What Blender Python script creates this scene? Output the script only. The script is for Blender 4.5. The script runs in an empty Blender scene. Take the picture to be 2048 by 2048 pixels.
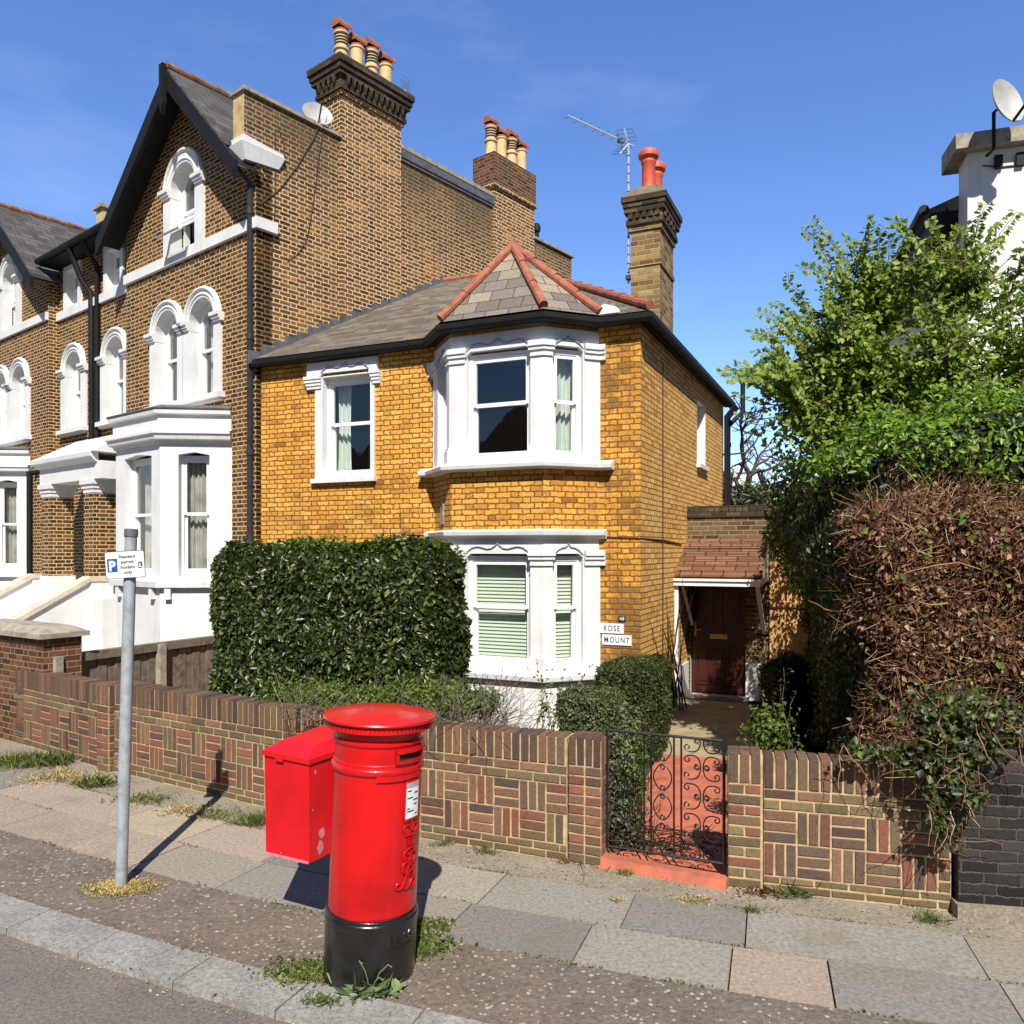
import bpy, bmesh, math, random
import numpy as np
from mathutils import Vector, Matrix
from mathutils.geometry import tessellate_polygon
random.seed(7); RNG = np.random.default_rng(11)
S = bpy.context.scene; COL = S.collection
R = math.radians
# ---------------------------------------------------------------- camera, sky, sun, exposure
FP, HV, CH = 1600.0, 1100.0, 2.45          # focal length and horizon row in photo pixels, eye height
cam = bpy.data.cameras.new('camera'); co = bpy.data.objects.new('camera', cam); COL.objects.link(co)
co.location = (0, 0, CH); co.rotation_euler = (R(90), 0, 0)
cam.sensor_width = 36; cam.lens = 36*FP/2048; cam.shift_y = (HV-1024)/2048; cam.clip_end = 3000; cam.clip_start = .05
S.camera = co
S.render.resolution_x = S.render.resolution_y = 1024
SUN_EL = R(46); SD = Vector((.062, -.998, 0)).normalized()      # horizontal direction towards the sun
W = bpy.data.worlds.new('World'); S.world = W; W.use_nodes = True
wn = W.node_tree.nodes; wl = W.node_tree.links
bg = wn['Background']; bg.inputs['Strength'].default_value = .14
sky = wn.new('ShaderNodeTexSky'); sky.sky_type = 'NISHITA'; sky.sun_disc = False
sky.sun_elevation = SUN_EL; sky.sun_rotation = math.pi - .06; sky.air_density = 1.0; sky.dust_density = .1; sky.ozone_density = 4.0
# thin cirrus wisps mixed into the sky
tc = wn.new('ShaderNodeTexCoord'); mp = wn.new('ShaderNodeMapping'); mp.inputs['Scale'].default_value = (1.2, 1.2, 4.5); mp.inputs['Rotation'].default_value = (.25, .3, .4)
nz = wn.new('ShaderNodeTexNoise'); nz.inputs['Scale'].default_value = 1.7; nz.inputs['Detail'].default_value = 7; nz.inputs['Roughness'].default_value = .55
rp = wn.new('ShaderNodeValToRGB'); rp.color_ramp.elements[0].position = .53; rp.color_ramp.elements[1].position = .95
rp.color_ramp.elements[1].color = (.26, .26, .26, 1)
# sky dimmed overhead and behind the camera to cut fill light in shadows
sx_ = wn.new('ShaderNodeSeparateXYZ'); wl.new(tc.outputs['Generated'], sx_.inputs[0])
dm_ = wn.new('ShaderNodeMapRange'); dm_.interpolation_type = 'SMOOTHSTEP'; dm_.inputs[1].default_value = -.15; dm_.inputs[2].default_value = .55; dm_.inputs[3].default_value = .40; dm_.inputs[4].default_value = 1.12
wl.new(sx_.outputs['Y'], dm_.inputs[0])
mxs = wn.new('ShaderNodeMixRGB'); mxs.inputs['Color2'].default_value = (6.5, 7.2, 8.4, 1)
wl.new(tc.outputs['Generated'], mp.inputs['Vector']); wl.new(mp.outputs['Vector'], nz.inputs['Vector']); wl.new(nz.outputs['Fac'], rp.inputs['Fac'])
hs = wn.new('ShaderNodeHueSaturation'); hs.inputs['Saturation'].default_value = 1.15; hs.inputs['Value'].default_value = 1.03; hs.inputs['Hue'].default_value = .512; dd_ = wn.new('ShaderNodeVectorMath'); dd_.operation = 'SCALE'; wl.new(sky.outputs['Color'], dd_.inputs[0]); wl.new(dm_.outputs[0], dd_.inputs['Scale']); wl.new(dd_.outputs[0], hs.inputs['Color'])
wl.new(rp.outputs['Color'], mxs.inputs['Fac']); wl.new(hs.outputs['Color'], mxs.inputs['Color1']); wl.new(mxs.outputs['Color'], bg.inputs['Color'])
sl = bpy.data.lights.new('sun', 'SUN'); sl.energy = 5.0; sl.angle = R(.5); sl.color = (1, .955, .88)
so = bpy.data.objects.new('sun', sl); COL.objects.link(so)
sunv = (SD*math.cos(SUN_EL) + Vector((0, 0, math.sin(SUN_EL))))
so.rotation_euler = sunv.to_track_quat('Z', 'Y').to_euler(); so.location = (0, -10, 20)
S.view_settings.view_transform = 'Standard'; S.view_settings.look = 'None'; S.view_settings.exposure = 0.42; S.view_settings.gamma = 1
S.cycles.max_bounces = 6; S.cycles.transparent_max_bounces = 12

# ---------------------------------------------------------------- material helpers
def newmat(name):
    m = bpy.data.materials.new(name); m.use_nodes = True
    nt = m.node_tree; b = nt.nodes['Principled BSDF']
    return m, nt, b
class NB:
    def __init__(s, nt): s.nt = nt
    def set(s, sock, v):
        if isinstance(v, bpy.types.NodeSocket): s.nt.links.new(v, sock)
        elif v is not None: sock.default_value = v
    def m(s, op, a, b=None, c=None):
        n = s.nt.nodes.new('ShaderNodeMath'); n.operation = op
        for i, v in enumerate((a, b, c)): s.set(n.inputs[i], v)
        return n.outputs[0]
    def noise(s, vec, scale, detail=4, rough=.55, dist=0):
        n = s.nt.nodes.new('ShaderNodeTexNoise'); s.set(n.inputs['Vector'], vec)
        n.inputs['Scale'].default_value = scale; n.inputs['Detail'].default_value = detail; n.inputs['Roughness'].default_value = rough; n.inputs['Distortion'].default_value = dist
        return n.outputs['Fac']
    def vor(s, vec, scale, feat='F1', out='Distance', rnd=1):
        n = s.nt.nodes.new('ShaderNodeTexVoronoi'); n.feature = feat; s.set(n.inputs['Vector'], vec); n.inputs['Scale'].default_value = scale; n.inputs['Randomness'].default_value = rnd
        return n.outputs[out]
    def geo_x(s, vec, i):
        n = s.nt.nodes.new('ShaderNodeSeparateXYZ'); s.set(n.inputs[0], vec); return n.outputs[i]
    def white(s, vec):
        n = s.nt.nodes.new('ShaderNodeTexWhiteNoise'); n.noise_dimensions = '3D'; s.set(n.inputs['Vector'], vec)
        return n.outputs['Value']
    def comb(s, x, y, z=0.0):
        n = s.nt.nodes.new('ShaderNodeCombineXYZ')
        for i, v in enumerate((x, y, z)): s.set(n.inputs[i], v)
        return n.outputs[0]
    def ramp(s, fac, stops, interp='LINEAR'):
        n = s.nt.nodes.new('ShaderNodeValToRGB'); n.color_ramp.interpolation = interp
        e = n.color_ramp.elements
        while len(e) < len(stops): e.new(.5)
        for q, (p, c) in zip(e, stops):
            q.position = p; q.color = (*c, 1) if len(c) == 3 else c
        s.set(n.inputs['Fac'], fac); return n.outputs['Color']
    def mix(s, f, a, b, mode='MIX'):
        n = s.nt.nodes.new('ShaderNodeMixRGB'); n.blend_type = mode
        s.set(n.inputs['Fac'], f)
        for sk, v in ((n.inputs['Color1'], a), (n.inputs['Color2'], b)):
            if isinstance(v, tuple) and len(v) == 3: v = (*v, 1)
            s.set(sk, v)
        return n.outputs['Color']
    def mr(s, v, a, b, c=0.0, d=1.0):
        n = s.nt.nodes.new('ShaderNodeMapRange'); n.interpolation_type = 'SMOOTHSTEP'
        for i, q in enumerate((v, a, b, c, d)): s.set(n.inputs[i], q)
        return n.outputs[0]
    def bump(s, h, strength=.5, dist=.01):
        n = s.nt.nodes.new('ShaderNodeBump'); n.inputs['Strength'].default_value = strength; n.inputs['Distance'].default_value = dist
        s.set(n.inputs['Height'], h); return n.outputs[0]
    def obj(s): return s.nt.nodes.new('ShaderNodeTexCoord').outputs['Object']
    def geo(s, o='Position'): return s.nt.nodes.new('ShaderNodeNewGeometry').outputs[o]
    def uv(s):
        n = s.nt.nodes.new('ShaderNodeSeparateXYZ'); s.nt.links.new(s.nt.nodes.new('ShaderNodeUVMap').outputs[0], n.inputs[0])
        return n.outputs[0], n.outputs[1]
    def attr(s, name='Col'):
        n = s.nt.nodes.new('ShaderNodeAttribute'); n.attribute_name = name; return n.outputs['Color']
def g3(v): return (v, v, v)
def plain(name, c, rough=.6, var=.12, scale=6, bump=.15, metal=0.0, spec=.5, fine=60, stain=None, coat=0, streak=0):
    m, nt, b = newmat(name); n = NB(nt); P = n.geo()
    f = n.noise(P, scale, 6); f2 = n.noise(P, fine, 3)
    lo = tuple(x*(1-var*2) for x in c); hi = tuple(min(1, x*(1+var*1.3)) for x in c)
    col = n.ramp(f, [(.3, lo), (.5, c), (.75, hi)])
    col = n.mix(.35*var*3, col, n.ramp(f2, [(.3, g3(.55)), (.7, g3(1.0))]), 'MULTIPLY')
    if stain: col = n.mix(n.mr(n.noise(P, stain[1], 7, .65, .4), stain[2], stain[3]), col, stain[0])
    if streak:   # rain streaks and grime running down
        sp = nt.nodes.new('ShaderNodeMapping'); sp.inputs['Scale'].default_value = (9, 9, .7); nt.links.new(P, sp.inputs[0])
        col = n.mix(n.mr(n.noise(sp.outputs[0], 1.0, 5, .6), .52, .80, 0, streak), col, (c[0]*.62, c[1]*.60, c[2]*.55))
    nt.links.new(col, b.inputs['Base Color']); b.inputs['Roughness'].default_value = rough; b.inputs['Metallic'].default_value = metal
    b.inputs['Specular IOR Level'].default_value = spec
    if coat: b.inputs['Coat Weight'].default_value = coat; b.inputs['Coat Roughness'].default_value = .08
    if bump: nt.links.new(n.bump(n.m('ADD', f, n.m('MULTIPLY', f2, .35)), bump, .01), b.inputs['Normal'])
    return m
def brick(name, stops, mortar, bl=.2275, hl=.1135, bh=.075, mw=.011, stretcher=False, dark=None, soot=None, rough=.85, bumpd=.008, wob=.004, tint=.25, cluster=None, soft=.004, streak=0, quoin=None):
    """brickwork in the wall's own UV metres: Flemish bond (or stretcher bond), colour per brick"""
    m, nt, b = newmat(name); n = NB(nt); u, v = n.uv(); P = n.geo()
    w1 = n.m('MULTIPLY', n.m('SUBTRACT', n.noise(P, 9, 3), .5), wob*2.5); w2 = n.m('MULTIPLY', n.m('SUBTRACT', n.noise(P, 34, 2), .5), wob*2)
    w3 = n.m('MULTIPLY', n.m('SUBTRACT', n.noise(n.comb(n.m('ADD', u, 31.7), v, 5.0), 38, 2), .5), wob*2)
    vv = n.m('ADD', v, n.m('ADD', w1, w2)); u = n.m('ADD', u, w3)
    row = n.m('FLOOR', n.m('DIVIDE', vv, bh)); fv = n.m('SUBTRACT', vv, n.m('MULTIPLY', row, bh))
    par = n.m('SUBTRACT', row, n.m('MULTIPLY', n.m('FLOOR', n.m('MULTIPLY', row, .5)), 2))
    per = bl if stretcher else bl+hl
    uu = n.m('ADD', n.m('ADD', u, 200), n.m('MULTIPLY', par, per*.5))
    if stretcher:   # a little drift so that courses do not line up like tiles
        uu = n.m('ADD', uu, n.m('MULTIPLY', n.white(n.comb(row, 3.0)), .05))
    c = n.m('FLOOR', n.m('DIVIDE', uu, per)); fu = n.m('SUBTRACT', uu, n.m('MULTIPLY', c, per))
    if stretcher:
        bid = c; du = n.m('MINIMUM', fu, n.m('SUBTRACT', per, fu))
    else:
        hd = n.m('GREATER_THAN', fu, bl); bid = n.m('ADD', n.m('MULTIPLY', c, 2), hd)
        du = n.m('MINIMUM', n.m('MINIMUM', fu, n.m('SUBTRACT', per, fu)), n.m('ABSOLUTE', n.m('SUBTRACT', fu, bl)))
    dv = n.m('MINIMUM', fv, n.m('SUBTRACT', bh, fv))
    d = n.m('MINIMUM', du, dv)
    mask = n.mr(d, mw*.5-soft*.4, mw*.5+soft)
    r = n.white(n.comb(bid, row, 1.0))
    if cluster: r = n.m('ADD', n.m('MULTIPLY', r, 1-cluster), n.m('MULTIPLY', n.mr(n.noise(P, .9, 4, .6), .35, .65), cluster))
    bc = n.ramp(r, stops)
    bc = n.mix(tint*2, bc, n.ramp(n.noise(P, 30, 5, .65), [(.25, g3(.5)), (.6, g3(1.0)), (.8, (1.25, 1.25, 1.25))]), 'MULTIPLY')
    mc = n.mix(.6, mortar, n.ramp(n.noise(P, 18, 4), [(.3, g3(.6)), (.7, g3(1.05))]), 'MULTIPLY')
    col = n.mix(mask, mc, bc)
    if dark: col = n.mix(n.mr(n.noise(P, dark[1], 6, .6, .6), dark[2], dark[3], 0, dark[4]), col, dark[0])
    if quoin:   # replaced and sooty bricks gathered at the corner of the house
        sp = nt.nodes.new('ShaderNodeVectorMath'); sp.operation = 'DISTANCE'; nt.links.new(n.comb(n.geo_x(P, 0), n.geo_x(P, 1), 0.0), sp.inputs[0]); sp.inputs[1].default_value = (quoin[0], quoin[1], 0)
        q1 = n.mr(sp.outputs['Value'], quoin[2], quoin[2]*.35); q2 = n.mr(n.m('ADD', n.noise(P, 1.6, 4, .6), n.m('MULTIPLY', n.m('SUBTRACT', r, .5), .35)), .42, .60)
        col = n.mix(n.m('MULTIPLY', n.m('MULTIPLY', q1, q2), n.m('ADD', .25, n.m('MULTIPLY', mask, .55))), col, (.14, .075, .028))
    if soot:   # old soot near the top of the wall
        zz = n.m('ADD', v, n.m('MULTIPLY', n.m('SUBTRACT', n.noise(P, 1.1, 5, .6), .5), 2.2))
        col = n.mix(n.mr(zz, soot[1], soot[2], 0, soot[3]), col, soot[0])
    if streak:
        sp = nt.nodes.new('ShaderNodeMapping'); sp.inputs['Scale'].default_value = (4, 4, .45); nt.links.new(P, sp.inputs[0])
        col = n.mix(n.mr(n.noise(sp.outputs[0], 1.0, 6, .65), .54, .80, 0, streak), col, (.13, .075, .03))
    nt.links.new(col, b.inputs['Base Color']); b.inputs['Roughness'].default_value = rough; b.inputs['Specular IOR Level'].default_value = .25
    h = n.m('ADD', n.m('MULTIPLY', mask, n.m('ADD', .7, n.m('MULTIPLY', r, .3))), n.m('MULTIPLY', n.noise(P, 60, 4), .3))
    nt.links.new(n.bump(h, .8, bumpd), b.inputs['Normal'])
    return m
def colmat(name, rough=.8, scale=40, amt=.5, bump=.5, dist=.006, speck=None, stain=None, spec=.3):
    """colour comes from the mesh (one colour per brick / slab), broken up by noise"""
    m, nt, b = newmat(name); n = NB(nt); P = n.geo(); c = n.attr()
    f = n.noise(P, scale, 6, .65)
    col = n.mix(amt, c, n.ramp(f, [(.28, g3(.5)), (.5, g3(.95)), (.72, (1.4, 1.37, 1.32))]), 'MULTIPLY')
    if stain: col = n.mix(n.mr(n.noise(P, stain[1], 6, .6, .5), stain[2], stain[3], 0, stain[4]), col, stain[0])
    if speck:
        for cc, sc, th in speck: col = n.mix(n.m('LESS_THAN', n.m('ADD', n.vor(P, sc), n.m('MULTIPLY', n.noise(P, sc*2, 2), .12)), th), col, cc)
    nt.links.new(col, b.inputs['Base Color']); b.inputs['Roughness'].default_value = rough; b.inputs['Specular IOR Level'].default_value = spec
    if bump: nt.links.new(n.bump(f, bump, dist), b.inputs['Normal'])
    return m
def leafmat(name, stops, rough=.42, trans=.3, spec=.45):
    m, nt, b = newmat(name); n = NB(nt)
    r = n.geo('Random Per Island'); col = n.ramp(r, stops)
    col = n.mix(.5, col, n.ramp(n.noise(n.geo(), 3.0, 3), [(.3, g3(.6)), (.7, g3(1.15))]), 'MULTIPLY')
    nt.links.new(col, b.inputs['Base Color']); b.inputs['Roughness'].default_value = rough; b.inputs['Specular IOR Level'].default_value = spec
    t = nt.nodes.new('ShaderNodeBsdfTranslucent'); nt.links.new(n.mix(.55, col, (.30, .45, .03)), t.inputs['Color'])
    mx = nt.nodes.new('ShaderNodeMixShader'); mx.inputs[0].default_value = trans
    nt.links.new(b.outputs[0], mx.inputs[1]); nt.links.new(t.outputs[0], mx.inputs[2]); nt.links.new(mx.outputs[0], nt.nodes['Material Output'].inputs[0])
    return m
def glassmat(name, base=.10, tint=(.9, .93, .92)):
    m, nt, b = newmat(name); n = NB(nt); nt.nodes.remove(b)
    t = nt.nodes.new('ShaderNodeBsdfTransparent'); t.inputs[0].default_value = (*tint, 1)
    g = nt.nodes.new('ShaderNodeBsdfGlossy'); g.inputs['Roughness'].default_value = .015
    fr = nt.nodes.new('ShaderNodeLayerWeight'); fr.inputs['Blend'].default_value = .5
    nt.links.new(n.bump(n.noise(n.geo(), 1.6, 2), .06, .03), g.inputs['Normal'])
    mx = nt.nodes.new('ShaderNodeMixShader'); nt.links.new(n.m('ADD', n.m('MULTIPLY', n.m('POWER', fr.outputs['Facing'], 4.0), .75), base), mx.inputs[0])
    nt.links.new(t.outputs[0], mx.inputs[1]); nt.links.new(g.outputs[0], mx.inputs[2]); nt.links.new(mx.outputs[0], nt.nodes['Material Output'].inputs[0])
    return m

# ---------------------------------------------------------------- materials
M = {}
M['orange_brick'] = brick('orange_brick', [(0, (.30, .13, .03)), (.10, (.56, .26, .05)), (.4, (.74, .37, .064)), (.75, (.81, .43, .09)), (1, (.86, .52, .14))],
    (.245, .085, .010), mw=.012, wob=.016, dark=((.105, .058, .024), .95, .57, .74, .7), cluster=.3, streak=.5, soft=.008, tint=.42, quoin=(1.703, 10.6, 1.0))
M['pale_brick'] = brick('pale_brick', [(0, (.52, .24, .06)), (.2, (.76, .41, .105)), (.6, (.86, .50, .145)), (1, (.90, .60, .23))],
    (.24, .11, .03), mw=.011, wob=.012, dark=((.24, .13, .05), 1.1, .60, .82, .5), cluster=.2, soft=.005, tint=.22)
M['brown_brick'] = brick('brown_brick', [(0, (.028, .014, .006)), (.3, (.066, .033, .012)), (.6, (.115, .056, .018)), (.85, (.185, .088, .025)), (1, (.27, .12, .036))],
    (.66, .45, .23), mw=.016, wob=.005, dark=((.10, .062, .03), .55, .60, .82, .4), cluster=.2)
M['breast_brick'] = brick('breast_brick', [(0, (.055, .028, .012)), (.3, (.11, .058, .024)), (.6, (.18, .095, .036)), (.85, (.31, .15, .055)), (1, (.42, .20, .08))],
    (.74, .52, .29), mw=.018, wob=.008, dark=((.36, .17, .075), .6, .56, .75, .35), cluster=.3)
M['flank_brick'] = brick('flank_brick', [(0, (.042, .023, .010)), (.3, (.085, .047, .019)), (.6, (.15, .08, .03)), (.85, (.25, .125, .042)), (1, (.40, .20, .075))],
    (.72, .50, .27), mw=.018, wob=.006, dark=((.30, .15, .06), .5, .52, .75, .35), soot=((.085, .062, .034), 8.0, 10.6, .85), streak=.3, cluster=.3)
M['stack_brick'] = brick('stack_brick', [(0, (.06, .036, .018)), (.4, (.13, .078, .035)), (.8, (.22, .125, .05)), (1, (.30, .16, .065))],
    (.50, .37, .22), mw=.014, wob=.006, dark=((.05, .04, .028), .9, .5, .75, .6))
M['yellow_stack_brick'] = brick('yellow_stack_brick', [(0, (.12, .075, .028)), (.4, (.25, .16, .06)), (.8, (.36, .235, .09)), (1, (.42, .30, .14))],
    (.42, .31, .17), mw=.010, wob=.006, dark=((.075, .05, .025), 1.3, .5, .7, .65), stretcher=True)
M['soot_brick'] = brick('soot_brick', [(0, (.035, .027, .018)), (.5, (.075, .055, .033)), (1, (.13, .09, .05))], (.05, .038, .024), mw=.012, wob=.008, stretcher=True)
M['porch_brick'] = brick('porch_brick', [(0, (.06, .04, .02)), (.5, (.115, .078, .038)), (1, (.18, .125, .06))], (.34, .25, .14), mw=.012, wob=.004, stretcher=True)
M['black_brick'] = brick('black_brick', [(0, (.014, .013, .012)), (.6, (.032, .029, .026)), (1, (.06, .052, .045))], (.085, .078, .068), mw=.010, wob=.012, stretcher=True, dark=((.55, .53, .50), 1.6, .66, .74, .8), bumpd=.014)
M['red_pier_brick'] = brick('red_pier_brick', [(0, (.05, .025, .015)), (.5, (.12, .05, .028)), (1, (.2, .085, .045))], (.30, .22, .12), mw=.012, wob=.006)
def slate(name, stops, bl=.28, bh=.19):
    return brick(name, stops, (.022, .02, .018), bl=bl, bh=bh, mw=.007, stretcher=True, wob=.003, bumpd=.012, rough=.6, tint=.3, dark=((.33, .29, .2), 1.6, .60, .80, .5), soft=.003)
M['slate'] = slate('slate', [(0, (.12, .10, .08)), (.5, (.17, .145, .115)), (1, (.23, .195, .155))], bh=.16)
M['bay_slate'] = slate('bay_slate', [(0, (.17, .145, .12)), (.55, (.215, .185, .155)), (.8, (.27, .225, .17)), (1, (.36, .29, .21))], bl=.34, bh=.20)
M['dark_slate'] = slate('dark_slate', [(0, (.07, .064, .06)), (.5, (.10, .092, .085)), (1, (.14, .125, .11))], bl=.3, bh=.2)
M['porch_tile'] = brick('porch_tile', [(0, (.165, .078, .042)), (.5, (.22, .108, .06)), (1, (.28, .14, .078))], (.045, .022, .014), bl=.33, bh=.145, mw=.016, stretcher=True, wob=.003, bumpd=.02, rough=.8)
M['terracotta'] = plain('terracotta', (.36, .115, .062), .8, .2, 9, .4, stain=((.55, .33, .25), 7, .55, .8))
M['old_ridge'] = plain('weathered_ridge_tile', (.25, .115, .065), .85, .25, 7, .4, stain=((.36, .27, .17), 5, .5, .75))
M['red_pot'] = plain('red_pot', (.62, .095, .045), .55, .1, 5, .1)
M['buff_pot'] = plain('buff_pot', (.68, .48, .24), .75, .10, 7, .2)
M['soot'] = plain('dark_opening', (.012, .011, .010), .9, .1)  # near-black fill standing in for the unlit inside of openings
M['stucco'] = plain('white_stucco', (.72, .72, .705), .75, .05, 2.2, .16, stain=((.58, .54, .46), 2.6, .60, .86), streak=.45)
M['white_wood'] = plain('white_paintwork', (.81, .81, .80), .38, .02, 4, .04)
M['grey_frame'] = plain('grey_groove', (.32, .32, .33), .7, .1)
M['black_paint'] = plain('black_paint', (.012, .012, .012), .6, .15, 8, .15, spec=.22)
M['grey_pipe'] = plain('grey_pipe', (.035, .035, .036), .5, .2, 8, .15, spec=.3)
M['lead'] = plain('lead', (.115, .12, .13), .55, .2, 10, .3)
M['concrete'] = plain('weathered_concrete', (.34, .30, .235), .9, .2, 9, .6, stain=((.10, .09, .07), 5, .55, .8))
M['render'] = plain('ochre_render', (.55, .40, .19), .9, .15, 6, .4)
M['glass'] = glassmat('window_glass', .15)
M['blind_glass'] = glassmat('clear_window_glass', .02)
M['curtain'] = plain('pale_curtain', (.66, .72, .64), .9, .06, 5, .0)
M['net_curtain'] = plain('net_curtain', (.52, .50, .44), .9, .15, 5, .0)
M['blind'] = plain('green_blind', (.54, .59, .47), .55, .04, 3, 0)
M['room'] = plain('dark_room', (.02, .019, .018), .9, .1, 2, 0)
M['galv'] = plain('galvanised_steel', (.38, .41, .44), .5, .14, 14, .12, metal=.15, stain=((.30, .32, .33), 30, .55, .7))
M['aerial'] = plain('aerial_aluminium', (.62, .65, .68), .35, .08, 9, 0, metal=.4)
M['aerial_dark'] = plain('aerial_rod', (.10, .13, .17), .4, .1, 9, 0)
M['dish'] = plain('dish_grey', (.42, .42, .40), .5, .08, 7, .08, stain=((.25, .24, .22), 9, .6, .8))
M['red_paint'] = plain('pillar_red', (.60, .004, .006), .33, .16, 3, .10, coat=.25, fine=90, streak=.35)
M['black_gloss'] = plain('black_gloss', (.011, .010, .010), .28, .25, 8, .25, coat=.4)
M['pouch_red'] = plain('pouch_red', (.66, .006, .012), .45, .10, 3, .08, stain=((.62, .20, .22), 5.5, .70, .74))
M['chip_highlight'] = plain('pink_primer_and_highlight', (.62, .22, .26), .7, .12, 20, .1)  # pink of the primer chips and of the painted edge highlight
M['notice'] = plain('notice_white', (.78, .80, .80), .35, .02, 4, 0)
M['ink'] = plain('ink', (.03, .03, .04), .6, .05, 4, 0)
M['blue_ink'] = plain('blue_ink', (.03, .035, .10), .5, .05, 4, 0)
M['sign_blue'] = plain('sign_blue', (.012, .09, .42), .4, .03, 4, 0)
M['red_path'] = plain('red_path_paint', (.52, .145, .078), .75, .2, 5, .3, stain=((.36, .12, .075), 4, .46, .7))
M['stone_path'] = plain('path_stone', (.36, .29, .165), .9, .15, 4, .3, stain=((.22, .20, .10), 3, .5, .8))
M['soil'] = plain('soil', (.075, .055, .035), .95, .3, 8, .8)
M['iron'] = plain('wrought_iron', (.014, .014, .015), .45, .2, 20, .2)
M['door_red'] = plain('door_brown', (.055, .013, .009), .35, .15, 8, .1)
M['brass'] = plain('brass', (.55, .42, .18), .35, .1, 9, 0, metal=.6)
M['orange_wood'] = plain('orange_fence_wood', (.60, .33, .12), .75, .15, 5, .2)
M['grey_wood'] = plain('weathered_wood', (.17, .135, .10), .9, .25, 11, .5, stain=((.30, .25, .19), 7, .5, .8))
M['stem'] = plain('stem', (.15, .11, .06), .9, .25, 12, .3)
M['bark'] = plain('bark', (.085, .065, .045), .9, .3, 8, .5)
M['cable'] = plain('cable', (.06, .042, .03), .7, .1, 9, 0)
M['cream'] = plain('cream', (.62, .58, .38), .7, .08, 9, .1)
M['cream_stone'] = plain('cream_stone', (.60, .54, .42), .85, .12, 5, .2, stain=((.40, .34, .24), 4, .55, .8))
M['flaunch'] = plain('flaunching_mortar', (.17, .135, .085), .9, .25, 9, .5)
M['core'] = plain('inner_foliage_fill', (.010, .014, .006), 1.0, .3, 5, 0)  # near-black core colour, paints the shade inside hedges and bushes
M['brown_core'] = plain('brown_shade_fill', (.016, .011, .007), 1.0, .3, 5, 0)  # near-black brown, painted shade inside the dead hedge
M['wall_brick'] = colmat('garden_wall_brick', .85, 45, .6, .7, .006, stain=((.12, .115, .04), 1.3, .58, .8, .35))
M['wall_mortar'] = plain('garden_wall_mortar', (.50, .36, .19), .95, .2, 12, .6, stain=((.22, .20, .09), 2.5, .58, .8))
M['slab'] = colmat('paving_slab', .9, 38, .8, .7, .005, speck=[((.55, .50, .42), 26, .10)], stain=((.17, .155, .105), 1.6, .5, .78, .6))
M['hedge_leaf'] = leafmat('hedge_leaf', [(0, (.012, .022, .005)), (.35, (.030, .050, .010)), (.65, (.058, .085, .018)), (.88, (.11, .14, .04)), (.96, (.19, .22, .075)), (1, (.30, .32, .15))], .36, .2, .5)
M['lime_leaf'] = leafmat('lime_leaf', [(0, (.07, .12, .012)), (.5, (.12, .20, .02)), (1, (.20, .27, .04))], .45, .35)
M['box_leaf'] = leafmat('box_leaf', [(0, (.022, .034, .007)), (.5, (.06, .08, .018)), (1, (.13, .155, .04))], .5, .25)
M['pale_leaf'] = leafmat('pale_shrub_leaf', [(0, (.05, .065, .02)), (.5, (.12, .135, .055)), (1, (.21, .225, .09))], .55, .22)
M['tree_leaf'] = leafmat('tree_leaf', [(0, (.10, .17, .018)), (.4, (.185, .28, .028)), (.8, (.28, .37, .05)), (1, (.38, .45, .09))], .5, .40)
M['deep_leaf'] = leafmat('climber_leaf', [(0, (.04, .075, .006)), (.35, (.10, .18, .010)), (.7, (.18, .31, .018)), (1, (.26, .41, .04))], .42, .34)
M['ivy_leaf'] = leafmat('ivy_leaf', [(0, (.018, .028, .010)), (.5, (.045, .066, .018)), (.85, (.09, .12, .028)), (1, (.18, .20, .05))], .45, .22, .4)
M['shade_leaf'] = leafmat('dark_leaf', [(0, (.010, .015, .005)), (.6, (.025, .035, .011)), (1, (.06, .075, .02))], .45, .2)  # dark leaf tone; on shaded sides it puts the shade into the colour
M['dead_twig'] = leafmat('dead_twig', [(0, (.04, .019, .011)), (.35, (.14, .062, .034)), (.65, (.29, .145, .075)), (.9, (.46, .29, .16)), (1, (.62, .47, .31))], .8, .05, .2)
M['dead_leaf'] = leafmat('dead_leaf', [(0, (.045, .022, .012)), (.45, (.17, .078, .040)), (.8, (.30, .165, .085)), (1, (.50, .36, .22))], .8, .1, .2)
M['grey_twig'] = leafmat('grey_twig', [(0, (.10, .08, .055)), (1, (.28, .23, .17))], .8, 0, .2)
M['weed'] = leafmat('weed_leaf', [(0, (.055, .085, .02)), (.5, (.12, .155, .035)), (1, (.24, .25, .07))], .55, .25)
M['silver_weed'] = leafmat('silver_weed', [(0, (.12, .18, .07)), (1, (.24, .32, .15))], .6, .2)
M['straw'] = leafmat('straw', [(0, (.28, .19, .06)), (.5, (.45, .34, .11)), (1, (.62, .50, .24))], .7, .15)
M['litter'] = leafmat('litter', [(0, (.20, .11, .06)), (.6, (.40, .27, .15)), (1, (.62, .52, .38))], .8, .05)
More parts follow.
